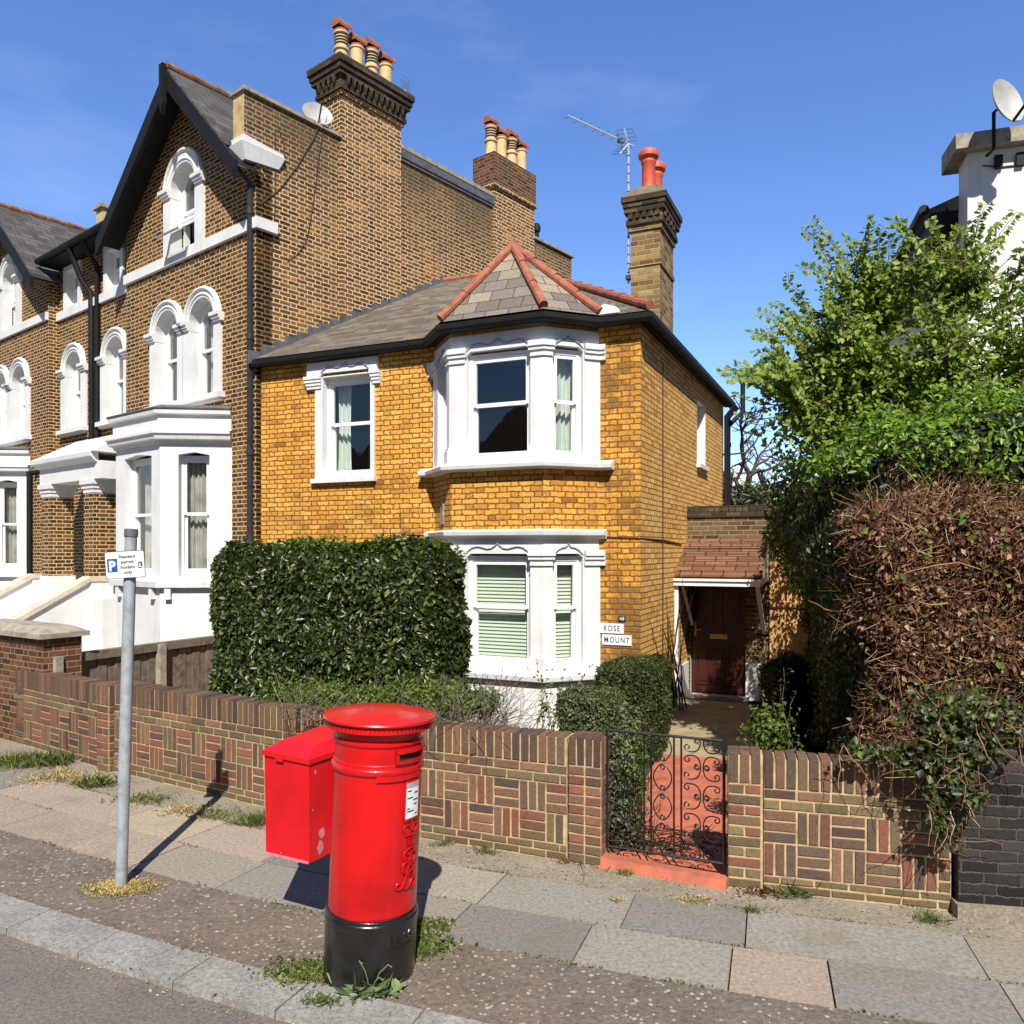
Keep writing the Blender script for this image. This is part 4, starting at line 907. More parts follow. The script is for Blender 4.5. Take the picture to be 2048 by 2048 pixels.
w = MB(); w.hexa([TS.P(-.22, 8.78, -.30), TS.P(.42, 8.84, -.30), TS.P(.42, 8.84, .03), TS.P(-.22, 8.78, .03)], [TS.P(-.30, 9.05, -.34), TS.P(.52, 9.05, -.34), TS.P(.52, 9.05, .07), TS.P(-.30, 9.05, .07)])
w.prism(TS, [(-.26, 9.05), (.50, 9.05), (.50, 9.10), (-.26, 9.17)], -.32, .05); w.build('kneeler', 'stucco', tA, bevel=.01)
def big_stack(s0, s1, z0, ztop, plain_top=False):
    o0, o1 = -.54, .04
    if plain_top: bands = [(ztop-.78, ztop-.70, .05), (ztop-.70, ztop-.0, .025)]
    else: bands = [(ztop-.62, ztop-.54, .04), (ztop-.54, ztop-.46, .08), (ztop-.46, ztop-.30, .07), (ztop-.30, ztop-.22, .13), (ztop-.22, ztop-.12, .16), (ztop-.12, ztop, .19)]
    w = MB(); zp = z0
    for za, zb, e in bands:
        if za > zp: w.box(TS, s0, s1, zp, za, o0, o1)
        w.box(TS, s0-e, s1+e, za, zb, o0-e, o1+e, 1 if (e > .05) else (2 if plain_top and e < .03 else 0)); zp = zb
    if not plain_top:
        n = 11
        for k in range(n):
            s_ = s0+(s1-s0)*(k+.5)/n; w.prism(TS, [(s_-.05, ztop-.30), (s_, ztop-.46), (s_+.05, ztop-.30)], o1+.07, o1+.13, 1)
        for k in range(4):
            o_ = o0+(o1-o0)*(k+.5)/4; f2 = Fr(TS.P(s0, 0, o_), -TF.d*-1); f2 = Fr(TS.P(s0-.07, 0, o_), TF.d)
            w.prism(f2, [(-.05, ztop-.30), (0, ztop-.46), (.05, ztop-.30)], 0, .06, 1)
    c = w.build('chimney', ['breast_brick' if not plain_top else 'breast_brick', 'soot_brick', 'red_pier_brick'], tA, bevel=.005)
    for k in range(4):
        p = TS.P(s0+(s1-s0)*(k+.5)/4+.05, ztop-.02, -.25); lou = k % 2 == 0; h = .70 if lou else .60; q = MB()
        prof = [(.145, 0), (.125, .06), (.118, h-.32)]
        prof += [(.145, h-.30), (.145, h-.27), (.12, h-.25)] if lou else []
        prof += [(.122, h-.02), (.14, h), (.14, h+.03), (.09, h+.04)]
        q.lathe(p, prof, 20)
        if lou:
            for i in range(4):
                zz = h-.21+i*.055; q.lathe(p, [(.1235, zz), (.1255, zz+.005), (.1255, zz+.03), (.1235, zz+.035)], 20, 1)  # louvre slots are near-black bands in place of open gaps
        q.build('chimney_pot', ['buff_pot', 'soot'], c, smooth=True)
        # hooded cowl
        q = MB(); b = p+V(0, 0, h+.04); ax = TS.d*.6+TF.n*.55; ax = ax.normalized() if k % 2 == 0 else (TS.d*.9+TF.n*.2).normalized()
        q.lathe(b, [(.135, -.02), (.135, .03), (.10, .05)], 16)
        n = 10; r_ = .112; side = Vector((-ax.y, ax.x, 0)); ring = []
        for i in range(n+1):
            a = -.35+(math.pi+.7)*i/n; ring.append(side*(math.cos(a)*r_)+V(0, 0, .115+math.sin(a)*r_))
        for i in range(n): q.face([b+ring[i]-ax*.145, b+ring[i+1]-ax*.145, b+ring[i+1]+ax*.165, b+ring[i]+ax*.165])
        for sg in (-.145, .10): q.face([b+r__+ax*sg for r__ in ring], 1 if sg > 0 else 0)
        q.build('chimney_cowl', ['terracotta', 'soot'], c, smooth=False)
    return c
big_stack(1.73, 3.19, 4.0, 11.30); big_stack(5.99, 7.47, 4.0, 11.30, True)
# cables and pipes on the terrace
w = MB()
def tsp(u, v, o=.015): s_, z_ = TS.px(u, v); return TS.P(s_, z_, o)
w.tube([tsp(640, 240, .03), tsp(625, 280), tsp(595, 330), tsp(560, 376), tsp(520, 408)], .007, 5)
w.tube([tsp(652, 232, .03), tsp(643, 275), tsp(636, 320), tsp(630, 372), tsp(620, 440), tsp(612, 480), tsp(596, 505), tsp(573, 522)], .006, 5)
w.tube([tsp(556, 258), tsp(566, 285), tsp(567, 320), tsp(573, 345)], .008, 5); w.tube([tsp(549, 262), tsp(549, 410), tsp(545, 480), tsp(540, 560), tsp(533, 640)], .006, 5)
w.build('cable', 'cable', tA)
w = MB(); c_ = lambda z: TF.P(-.07, z, .07)
w.tube([TF.P(-.1, 8.7, .36), c_(8.45), c_(.3)], .048, 10)
for z in (7.95, 5.9, 4.0, 2.6): w.tube([c_(z), c_(z+.10)], .06, 10)
w.build('downpipe', 'grey_pipe', tA, smooth=True)
w = MB(); f = lambda s, z, o=.07: RG.P(s, z, o)
w.tube([f(-5.95, 8.95, .46), f(-6.0, 8.7, .3), f(-6.12, 8.5), f(-6.14, 4.75)], .055, 10); w.tube([f(-6.6, 8.95, .46), f(-6.6, 8.3, .2), f(-6.42, 8.0), f(-6.40, 4.75)], .06, 10)
w.tube([f(-6.40, 4.8), f(-6.7, 4.62), f(-8.6, 4.3, .1), f(-8.95, 4.25, .3)], .055, 10); w.tube([TF.P(-9.14, 4.3, .08), TF.P(-9.14, .3, .08)], .06, 10)
w.build('downpipe', 'black_paint', tB, smooth=True)
# entrance porch and steps
pf = lambda s: s
w = MB(); w.box(TF, -6.55, -3.75, 3.79, 4.12, 0, .82); w.sweep([TF.P(-6.55, 0, 0), TF.P(-6.55, 0, .82), TF.P(-3.9, 0, .82)], [(-.02, 4.10), (.04, 4.12), (.10, 4.18), (.14, 4.20), (.15, 4.28), (-.02, 4.30)])
w.hexa([TF.P(-6.68, 4.29, 0), TF.P(-3.8, 4.29, 0), TF.P(-3.8, 4.29, .95), TF.P(-6.68, 4.29, .95)][::-1], [TF.P(-6.2, 4.72, 0), TF.P(-3.8, 4.72, 0), TF.P(-3.8, 4.72, .25), TF.P(-6.2, 4.72, .25)][::-1])
for a, b in ((-4.52, -4.10), (-6.50, -6.05)):
    w.box(TF, a-.06, b+.06, 3.70, 3.79, .30, .86); w.box(TF, a-.03, b+.03, 3.62, 3.70, .33, .83); w.box(TF, a-.01, b+.01, 3.54, 3.62, .35, .81); w.box(TF, a-.03, b+.03, 1.5, 1.92, .33, .83)
w.box(TF, -6.0, -5.75, 1.6, 3.79, -.2, .02); w.build('entrance_porch', 'stucco', tA, bevel=.006)
w = MB()
for a, b in ((-4.52, -4.10), (-6.50, -6.05)): w = MB(); w.box(TF, a, b, 1.92, 3.54, .36, .80); w.build('porch_pier', 'brown_brick', tA)
w = MB(); w.box(TF, -5.72, -4.75, 1.6, 3.7, -.25, -.18); w.build('front_door', 'black_paint', tA)
w = MB(); w.box(TF, -9.1, -3.5, -.2, 1.55, .0, .9)
for sA in (-4.02, -6.75):
    w.hexa([TF.P(sA-.28, -.2, .9), TF.P(sA, -.2, .9), TF.P(sA, -.2, 3.6), TF.P(sA-.28, -.2, 3.6)], [TF.P(sA-.28, 1.86, .9), TF.P(sA, 1.86, .9), TF.P(sA, .35, 3.6), TF.P(sA-.28, .35, 3.6)])
    w.hexa([TF.P(sA-.32, 1.86, .9), TF.P(sA+.05, 1.86, .9), TF.P(sA+.05, .35, 3.6), TF.P(sA-.32, .35, 3.6)], [TF.P(sA-.32, 1.95, .9), TF.P(sA+.05, 1.95, .9), TF.P(sA+.05, .44, 3.6), TF.P(sA-.32, .44, 3.6)], 1)
    w.box(TF, sA-.32, sA+.05, 1.86, 1.95, -.1, .9, 1); w.box(TF, sA-.30, sA+.03, 1.55, 1.86, -.1, .9)
for k in range(8): w.box(TF, -6.74, -4.31, -.2, 1.55-.19*(k+1), .9+.3*k, 1.2+.3*k)
w.build('entrance_steps', ['stucco', 'cream_stone'], tA, bevel=.006)
w = MB(); w.box(Fr(TF.P(-6.36, 0, -.3), TS.d), 0, 4.5, 8.6, 9.85, -.15, .15); w.build('party_wall', 'render', tB)
w = MB(); w.box(Fr(TF.P(-6.36, 0, -.3), TS.d), -.06, 4.5, 9.85, 9.93, -.2, .2); w.build('coping', 'concrete', tB)
# ================================================================= white house at the right edge
WF = Fr((5.41, 9.5), (.9613, -.2756)); WB = Fr(WF.P(0, 0, -9), (-.2756, -.9613))
wh = thing('white_house', 'white rendered house at the right edge with a stone-coped gable and dark eaves', 'house', WF.P(2, 0))
w = MB(); w.wall(WF, rect(0, 6, -.2, 7.22)); w.wall(WB, [(0, -.2), (9, -.2), (9, 7.22), (8.6, 7.22), (8.6, 6.62), (0, 6.62)]); w.face([WF.P(0, 7.22, 0), WF.P(6, 7.22, 0), WF.P(6, 7.22, -.4), WF.P(0, 7.22, -.4)]); w.build('wall', 'stucco', wh)
w = MB(); w.hexa([WF.P(-.16, 7.16, .16), WF.P(6, 7.22, .16), WF.P(6, 7.22, -.55), WF.P(-.16, 7.16, -.55)][::-1], [WF.P(-.16, 7.34, .14), WF.P(6, 7.40, .14), WF.P(6, 7.45, -.55), WF.P(-.16, 7.40, -.55)][::-1]); w.build('coping', 'concrete', wh, bevel=.012)
w = MB(); w.box(WB, 0, 8.58, 6.40, 6.66, 0, .30); w.tube([WB.P(0, 6.72, .38), WB.P(8.55, 6.72, .38)], .065, 8); w.build('eaves', 'black_paint', wh)
w = MB(); w.face([WB.P(0, 6.67, .42), WB.P(8.6, 6.67, .42), WB.P(8.6, 8.0, -3), WB.P(0, 8.0, -3)]); w.build('roof', 'dark_slate', wh)
w = MB(); wp = lambda u, v, o=.012: WF.P(*WF.px(u, v), o)
w.tube([wp(1965, 332), wp(2000, 335), wp(2048, 330), wp(2100, 326)], .008, 5); w.tube([WB.P(8.3, 6.9, .05), WB.P(7.9, 6.2, .03), WB.P(7.85, 5.0, .02)], .012, 5); w.build('cable', 'cable', wh)
# ================================================================= garden walls in the front
BR = [(.11, .068, .048), (.145, .086, .056), (.17, .095, .058), (.20, .105, .064), (.16, .108, .06), (.13, .09, .06), (.22, .115, .07), (.10, .066, .052)]
OLV = [(.17, .125, .065), (.19, .14, .075), (.145, .11, .058)]
RED = [(.235, .095, .06), (.21, .088, .056), (.18, .08, .052)]
def bcol(kind='mix', v=1.0):
    c = random.choice(RED if (kind == 'red' and random.random() < .75) else OLV if (kind == 'olive' and random.random() < .8) else BR)
    k = random.uniform(.82, 1.18)*v; return tuple(q*k for q in c)
def onebrick(mb, fr, s0, s1, z0, z1, ob=-.06, of=0.0, c=None):
    j = lambda a: random.uniform(-a, a); o = of+j(.0025)
    p = [(s0+j(.002), z0+j(.0015)), (s1+j(.002), z0+j(.0015)), (s1+j(.002), z1+j(.002)), (s0+j(.002), z1+j(.002))]; e = .004
    q = [(p[0][0]+e, p[0][1]+e), (p[1][0]-e, p[1][1]+e), (p[2][0]-e, p[2][1]-e), (p[3][0]+e, p[3][1]-e)]
    a = [fr.P(s, z, ob) for s, z in p]; b = [fr.P(s, z, o-e) for s, z in p]; t = [fr.P(s, z, o) for s, z in q]; n = 4
    for i in range(4):
        k = (i+1) % 4; mb.face([a[i], a[k], b[k], b[i]], 0, c); mb.face([b[i], b[k], t[k], t[i]], 0, c)
    mb.face(t, 0, c); mb.face(a[::-1], 0, c)
def brickpanel(mb, fr, L, H, flip=0, lean=None, red=.0):
    """basketweave garden wall: footing course, two rows of woven panels, two stretchers, soldier coping"""
    g = .015; zb = H-.228-.15-.474+.0; z = 0
    def row(z0, z1, bl, of, kind, start=0.0, v=1.0):
        s = -start
        while s < L-.02:
            a, b = max(s, 0)+g/2, min(s+bl, L)-g/2
            if b-a > .02: onebrick(mb, fr, a, b, z0+g/2, z1-g/2, -.09, of, bcol(kind, v))
            s += bl
    nb = max(1, round(zb/.075)); hb = zb/nb
    for k in range(nb): row(k*hb, (k+1)*hb, .2275, 0, 'olive', .11*(k % 2), .9)
    for r in range(2):
        z0 = zb+.237*r; s = 0; c = 0
        while s < L-.03:
            e = min(s+.2275, L)
            if (r+c+flip) % 2:
                w_ = .2275/3
                for k in range(3):
                    a, b = s+k*w_+g/2, min(s+(k+1)*w_, L)-g/2
                    if b-a > .02: onebrick(mb, fr, a, b, z0+g/2, z0+.237-g/2, -.09, 0, bcol('red' if random.random() < .3+red else 'mix'))
            else:
                for k in range(3): onebrick(mb, fr, s+g/2, e-g/2, z0+.079*k+g/2, z0+.079*(k+1)-g/2, -.09, 0, bcol('red' if random.random() < .3+red else 'mix'))
            s += .2275; c += 1
    z1 = zb+.474; row(z1, z1+.075, .2275, 0, 'olive', .11); row(z1+.075, z1+.15, .2275, 0, 'mix', 0)
    z2 = z1+.15; s = 0; pit = .0765
    while s < L-.02:
        a, b = s+g/2, min(s+pit, L)-g/2
        if b-a > .02: onebrick(mb, fr, a, b, z2+g/2, H+random.uniform(-.006, .006), -.212, .002, bcol('mix', .88))
        s += pit
def backing(mb, fr, L, H): mb.box(fr, 0.004, L-.004, -.1, H-.012, -.205, -.008)
def stretchers(mb, fr, s0, s1, H, oo, back=-.2, kind='mix'):
    """plain pier of laid bricks with a soldier top"""
    g = .015; n = int((H-.228)/.075); hb = (H-.228)/n
    for k in range(n):
        cuts = [s0, s1] if (s1-s0) < .25 and k % 2 == 0 else [s0, s0+(s1-s0)*.5, s1]
        if (s1-s0) > .3: cuts = [s0, s0+(.22 if k % 2 else .11), s1]
        for a, b in zip(cuts[:-1], cuts[1:]): onebrick(mb, fr, a+g/2, b-g/2, k*hb+g/2, (k+1)*hb-g/2, back, oo, bcol('olive' if k < 2 else 'red' if random.random() < .5 else kind))
    m_ = max(2, round((s1-s0)/.0765)); w_ = (s1-s0)/m_
    for k in range(m_): onebrick(mb, fr, s0+k*w_+g/2, s0+(k+1)*w_-g/2, H-.228+g/2, H+random.uniform(-.005, .005), -.212, oo, bcol('mix', .9))
def gwall(name, label, pts, H, flip=0, pier=None, red=0):
    p0 = pts[0]; t = thing(name, label, 'wall', (p0.x, p0.y, 0)); m = MB(); k = MB()
    for a, b in zip(pts[:-1], pts[1:]):
        fr = Fr(a, b-a); L = (b-a).length; brickpanel(m, fr, L, H, flip, red=red); backing(k, fr, L, H)
    wo = m.build('brickwork', 'wall_brick', t); k.build('mortar', 'wall_mortar', wo); return t
g2 = lambda u, v: G(u, v)
gl0, gl1 = g2(14, 1479), g2(203, 1536)
gwall('garden_wall', 'low basketweave brick wall section furthest left, ending at the tall dark brick pier', [gl0, gl1], .93, 1)
gm0, gm1, gm2, gm3 = g2(222, 1541), g2(528, 1614), g2(840, 1676), g2(1134, 1722)
main = gwall('garden_wall', 'long low basketweave brick wall running behind the red pillar box to the iron gate', [gm0, gm1, gm2, gm3], .975, 0)
pe = g2(1200, 1733); fr = Fr(gm3+(pe-gm3).normalized()*.012, pe-gm3); m = MB(); L = (pe-gm3).length
stretchers(m, fr, 0, L, .99, .012); m2 = MB(); m2.box(fr, .004, L-.004, -.1, .97, -.205, .002)
f2 = Fr(fr.P(L, 0, .012), -fr.n); stretchers(m, f2, .015, .225, .985, .004, back=-.05)
po = m.build('pier', 'wall_brick', main); m2.build('mortar', 'wall_mortar', po)
pA = g2(205, 1545); fr = Fr(gl1+V(.0, -.02, 0), gm0-gl1); m = MB(); m2 = MB(); L = .23
stretchers(m, fr, 0, L, .955, .05, kind='red'); m2.box(fr, .004, L-.004, -.1, .94, -.205, .04); f2 = Fr(fr.P(L, 0, .05), -fr.n); stretchers(m, f2, .012, .2, .95, .004, back=-.04)
po = m.build('pier', 'wall_brick', main); m2.build('mortar', 'wall_mortar', po)
gr0, gr1 = g2(1456, 1774), g2(1904, 1822)
right = gwall('garden_wall', 'low basketweave brick wall to the right of the iron gate, under the ivy', [gr0+(gr1-gr0).normalized()*.245, gr1], .965, 1)
fr = Fr(gr0, gr1-gr0); m = MB(); m2 = MB(); stretchers(m, fr, 0, .232, .985, .004, kind='olive'); m2.box(fr, .004, .242, -.1, .965, -.205, -.004)
f2 = Fr(fr.P(0, 0, -.21), fr.n); stretchers(m, f2, .0, .205, .98, .004, back=-.04); po = m.build('pier', 'wall_brick', right); m2.build('mortar', 'wall_mortar', po)
# dark brick pier with stone cap, neighbour's side
q0, q1 = g2(-60, 1462), g2(82, 1500); fr = Fr(q0, q1-q0); L = (q1-q0).length
t = thing('gate_pier', 'dark red brick pier with a weathered stone cap at the left edge', 'pier', q0)
w = MB(); w.box(fr, 0, L, -.1, 1.36, -.5, -.03); w.build('shaft', 'red_pier_brick', t)
w = MB(); w.box(fr, -.06, L+.07, 1.36, 1.42, -.57, .05); w.hexa([fr.P(-.06, 1.42, -.57), fr.P(L+.07, 1.42, -.57), fr.P(L+.07, 1.42, .05), fr.P(-.06, 1.42, .05)][::-1], [fr.P(.1, 1.50, -.4), fr.P(L-.1, 1.50, -.4), fr.P(L-.1, 1.50, -.1), fr.P(.1, 1.50, -.1)][::-1]); w.build('cap', 'concrete', t, bevel=.02)
# black brick wall, right edge
b0, b1 = V(2.99, 5.36, 0), V(5.2, 4.95, 0); fr = Fr(b0, b1-b0)
t = thing('boundary_wall', 'black-painted brick wall at the right edge, half covered with ivy', 'wall', b0)
w = MB(); w.box(fr, 0, 2.2, -.1, 1.20, -.23, 0); w.build('brickwork', 'black_brick', t)
w = MB(); w.box(fr, -.02, 2.2, -.05, .09, -.2, .05); w.build('footing', 'apron', t, bevel=.01)
# back fence between the gardens
f0 = V(-5.75, 9.95, 0); f1 = V(-4.25, 13.0, 0); fr = Fr(f0, f1-f0); L = (f1-f0).length
t = thing('board_fence', 'grey weathered board fence with a pale post behind the low brick wall', 'fence', f0)
w = MB()
for k in range(int(L/.13)): w.box(fr, .13*k, .13*k+.135, .0, 1.04+random.uniform(-.01, .01), -.02+.012*(k % 2), .0+.012*(k % 2))
w.build('boards', 'grey_wood', t)
w = MB(); w.box(fr, -.05, L, 1.02, 1.13, -.06, .06); w.build('rail', 'grey_wood', t)
for s_ in (0.0, 1.55, 3.0): w = MB(); w.box(fr, s_, s_+.10, -.1, 1.12, .02, .12); w.build('post', 'concrete', t)
t = thing('side_fence', 'upright orange timber fence panel to the right of the tiled porch', 'fence', EF.P(1.6, 0))
w = MB()
for k in range(6): w.box(EF, 1.32+.115*k, 1.32+.115*k+.112, 0, 2.52, .03+.012*(k % 2), .05+.012*(k % 2))
w.build('boards', 'orange_wood', t); w = MB(); w.box(EF, 1.32, 2.0, 1.55, 1.62, .062, .10); w.build('rail', 'orange_wood', t)
dm = MB(); c_ = g2(132, 1330); dm.lathe(V(-7.25, 12.6, .72), [(.05, -.72), (.05, .0), (.17, .02), (.18, .12), (.14, .24), (.07, .31), (.0, .33)], 16)
tag(dm.build('post_finial', 'cream', smooth=True), 'small cream rounded post top showing above the grey board fence', 'post')

# ================================================================= paths and gate
gp0, gp1 = g2(1200, 1722), g2(1458, 1768)
far0, far1 = V(2.02, 9.55, 0), V(2.62, 9.35, 0); door0, door1 = EF.P(-.05, 0, .4), EF.P(1.05, 0, .4)
w = MB(); a0, a1 = gp0+V(.02, 0, 0), gp1-V(.02, 0, 0)
n = 8
L0 = V(.92, 6.2, 0); mid0 = V(1.75, 9.5, 0); mid1 = V(2.75, 9.2, 0)
w.hexa([V(a0.x, a0.y, -.05), V(a1.x, a1.y, -.05), V(mid1.x, mid1.y, -.05), V(mid0.x, mid0.y, -.05)], [V(a0.x, a0.y, .02), V(a1.x, a1.y, .02), V(mid1.x, mid1.y, .03), V(mid0.x, mid0.y, .03)])
d_ = (gp1-gp0).normalized(); nn = V(d_.y, -d_.x, 0)
w.hexa([gp0+nn*.13-V(0, 0, .05), gp1+nn*.13-V(0, 0, .05), gp1-V(0, 0, .05), gp0-V(0, 0, .05)], [gp0+nn*.10+V(0, 0, .075), gp1+nn*.10+V(0, 0, .06), gp1+V(0, 0, .06), gp0+V(0, 0, .075)])
struct(w.build('front_path', 'red_path', bevel=.006))
w = MB(); p_ = [mid0+V(-.05, 0, 0), mid1+V(.05, 0, 0), V(door1.x, door1.y, 0), V(door0.x, door0.y, 0)]
for k in range(6):
    u0, u1 = k/6+.002, (k+1)/6-.002; A_ = p_[0].lerp(p_[3], u0); B_ = p_[1].lerp(p_[2], u0); C__ = p_[1].lerp(p_[2], u1); D_ = p_[0].lerp(p_[3], u1); h_ = .045+random.uniform(-.003, .003)
    w.hexa([x+V(0, 0, -.05) for x in (A_, B_, C__, D_)], [x+V(0, 0, h_) for x in (A_, B_, C__, D_)])
struct(w.build('porch_path', 'stone_path', bevel=.006))
h0 = G(1206, 1728)+(-nn)*.06; h1 = G(1448, 1768)+(-nn)*.06; fr = Fr(h0, h1-h0); L = (h1-h0).length
gt = thing('iron_gate', 'black wrought-iron garden gate with scrollwork in front of the red path', 'gate', h0)
zb, zt = .125, 1.035
w = MB(); r = .009
for s_ in (.012, L-.012): w.tube([fr.P(s_, zb, 0), fr.P(s_, zt+.01, 0)], .012, 6)
for z in (zb, zt): w.tube([fr.P(.012, z, 0), fr.P(L-.012, z, 0)], .011, 6)
bars = [L*.335, L*.395, L*.585, L*.645]
for s_ in bars: w.tube([fr.P(s_, zb, 0), fr.P(s_, zt, 0)], .008, 6)
w.build('frame', 'iron', gt)
def spiral(mb, fr, c, r0, a0, turns, sgn=1, r=.0055, tail=None):
    pts = []
    for i in range(22):
        t_ = i/21; a = a0+sgn*turns*2*math.pi*t_; rr = r0*(1-.72*t_); pts.append(fr.P(c[0]+rr*math.cos(a), c[1]+rr*math.sin(a), .0))
    if tail: pts = [fr.P(*q, 0) for q in tail]+pts
    mb.tube(pts, r, 5)
def cscroll(mb, fr, p0, p1, bul, rs=.035, r=.0055):
    """C scroll: an arc between two points that rolls into a spiral at each end"""
    p0 = Vector(p0); p1 = Vector(p1); d = p1-p0; nrm = Vector((-d.y, d.x)).normalized()*bul; pts = []
    for i in range(13):
        t_ = i/12; q = p0+d*t_+nrm*(4*t_*(1-t_)); pts.append(q)
    def curl(q, tan, sg):
        out = []; c = q+Vector((-tan.y, tan.x))*rs*sg; v = q-c; a0 = math.atan2(v.y, v.x)
        for i in range(1, 15):
            t_ = i/14; rr = rs*(1-.65*t_); a = a0+sg*t_*2*math.pi*.95; out.append(c+Vector((math.cos(a), math.sin(a)))*rr)
        return out
    sg = -1 if bul > 0 else 1
    e = curl(pts[-1], (pts[-1]-pts[-2]).normalized(), sg); b = curl(pts[0], (pts[0]-pts[1]).normalized(), -sg)
    mb.tube([fr.P(q.x, q.y, 0) for q in b[::-1]+pts+e], r, 5)
w = MB()
for a, b in ((.02, bars[0]), (bars[3], L-.02)):
    c = (a+b)/2; hw_ = (b-a)/2-.012; zz = [zb+.02, zb+.245, zb+.47, zb+.695, zt-.02]
    for z0, z1 in zip(zz[:-1], zz[1:]):
        zm = (z0+z1)/2
        for sg in (-1, 1):
            cscroll(w, fr, (c+sg*.010, z0+.012), (c+sg*hw_*.80, zm-.022), sg*.038, .026); cscroll(w, fr, (c+sg*hw_*.80, zm+.022), (c+sg*.010, z1-.012), sg*.038, .026)
a, b = bars[1], bars[2]; c = (a+b)/2; hw_ = (b-a)/2-.01
for k in range(4):
    z0 = zb+.03+.225*k; z1 = z0+.20
    for sg in (-1, 1): cscroll(w, fr, (c+sg*.022, z0+.015), (c+sg*.022, z1-.0), sg*-hw_*.62, .024)
for (a, b) in ((bars[0], bars[1]), (bars[2], bars[3])): pass
w.build('scrollwork', 'iron', gt, smooth=True)

# ================================================================= pillar box and pouch box
PB = V(-.835, 4.68, 0)
pb = thing('pillar_box', 'round red cast-iron pillar box with a domed cap and black base beside the kerb', 'post box', PB, rot=(0, R(2.4), 0))
FA = R(-36)     # the way its slot and door face
w = MB(); w.lathe(PB, [(.262, -.05), (.264, .02), (.266, .33), (.270, .335), (.270, .36), (.262, .37), (.262, .385), (.250, .39)], 64); w.build('base', 'black_gloss', pb, smooth=True, bevel=.003)
w = MB(); w.lathe(PB, [(.251, .388), (.2515, 1.185), (.262, 1.195), (.268, 1.205), (.268, 1.222), (.262, 1.232), (.254, 1.236), (.254, 1.25), (.25, 1.255), (.25, 1.345), (.255, 1.35), (.262, 1.36), (.262, 1.372), (.252, 1.378), (.245, 1.385), (.245, 1.46)], 96)
w.build('body', 'red_paint', pb, smooth=True)
w = MB(); w.lathe(PB, [(.24, 1.432), (.300, 1.434), (.302, 1.452), (.300, 1.470), (.305, 1.476), (.322, 1.478), (.326, 1.486), (.322, 1.494), (.27, 1.506), (.18, 1.522), (.08, 1.532), (0, 1.534)], 96)
cap = w.build('cap', 'red_paint', pb, smooth=True)
w = MB()
for k in range(78):
    a = 2*math.pi*k/78; fr_ = Fr(PB+V(math.cos(a), math.sin(a), 0)*.300, (-math.sin(a), math.cos(a))); w.box(fr_, -.0075, .0075, 1.437, 1.466, -.004, .0075)
w.build('dentil', 'red_paint', cap)
def cyl(rad, da, z, o=0.0): 
    a = FA+da; return PB+V(math.cos(a)*(rad+o), math.sin(a)*(rad+o), z)
def cshell(mb, rad, d0, d1, z0, z1, th, mi=0, n=14):
    """curved plate standing th proud of the cylinder"""
    for i in range(n):
        a, b = d0+(d1-d0)*i/n, d0+(d1-d0)*(i+1)/n
        mb.face([cyl(rad, a, z0, th), cyl(rad, b, z0, th), cyl(rad, b, z1, th), cyl(rad, a, z1, th)], mi)
        mb.face([cyl(rad, a, z1, th), cyl(rad, b, z1, th), cyl(rad, b, z1, 0), cyl(rad, a, z1, 0)], mi); mb.face([cyl(rad, a, z0, 0), cyl(rad, b, z0, 0), cyl(rad, b, z0, th), cyl(rad, a, z0, th)], mi)
    for a, f in ((d0, 1), (d1, -1)): mb.face([cyl(rad, a, z0, 0), cyl(rad, a, z0, th), cyl(rad, a, z1, th), cyl(rad, a, z1, 0)][::f], mi)
w = MB(); cshell(w, .251, -.86, .80, .40, 1.165, .006, n=26); w.build('door', 'red_paint', pb)
w = MB()
cshell(w, .25, -.40, .46, 1.318, 1.342, .026); cshell(w, .25, -.40, .46, 1.258, 1.276, .02); cshell(w, .25, -.40, -.33, 1.276, 1.318, .02); cshell(w, .25, .39, .46, 1.276, 1.318, .02)
sl_ = w.build('slot_frame', 'red_paint', pb); w = MB(); cshell(w, .25, -.33, .39, 1.276, 1.318, .004); w.build('slot', 'soot', sl_)  # slot is a near-black plate standing in for the unlit opening
w = MB(); cshell(w, .257, -.80, .34, 1.168, 1.196, .014); w.build('door_hood', 'red_paint', pb)
w = MB(); cshell(w, .257, -.16, .30, .93, 1.158, .012); nf = w.build('notice_frame', 'red_paint', pb)
w = MB(); cshell(w, .257, -.125, .265, .945, 1.145, .0145); w.build('notice', 'notice', nf)
w = MB(); cshell(w, .257, -.125, .265, 1.118, 1.145, .016, 1)
for z, a, b in ((1.10, -.10, .02), (1.085, .10, .23), (1.06, -.10, .06), (1.045, .08, .23), (1.02, .10, .2), (1.0, -.10, -.02), (.985, -.1, .1), (.965, .15, .22)): cshell(w, .257, a, b, z-.004, z+.003, .0155, 0, 4)
w.build('notice_print', ['ink', 'dish'], nf)
# raised royal monogram: crown, numeral and interlaced letters as raised strokes
w = MB(); rd = .258
def st(pts, r=.0062, o=.004):
    q = []
    for i in range(len(pts)-1):
        for k in range(6):
            t_ = k/6; p0 = pts[max(i-1, 0)]; p1 = pts[i]; p2 = pts[i+1]; p3 = pts[min(i+2, len(pts)-1)]
            q.append([.5*((2*p1[j])+(-p0[j]+p2[j])*t_+(2*p0[j]-5*p1[j]+4*p2[j]-p3[j])*t_**2+(-p0[j]+3*p1[j]-3*p2[j]+p3[j])*t_**3) for j in (0, 1)])
    q.append(pts[-1]); w.tube([cyl(rd, (x+.025)/rd, z, o) for x, z in q], r, 6)
st([(-.045, .855), (-.06, .885), (-.045, .905), (-.015, .895), (0, .87)]); st([(.045, .855), (.06, .885), (.045, .905), (.015, .895), (0, .87)]); st([(-.05, .850), (0, .843), (.05, .850)]); st([(0, .90), (0, .925)]); st([(-.01, .915), (.01, .915)])
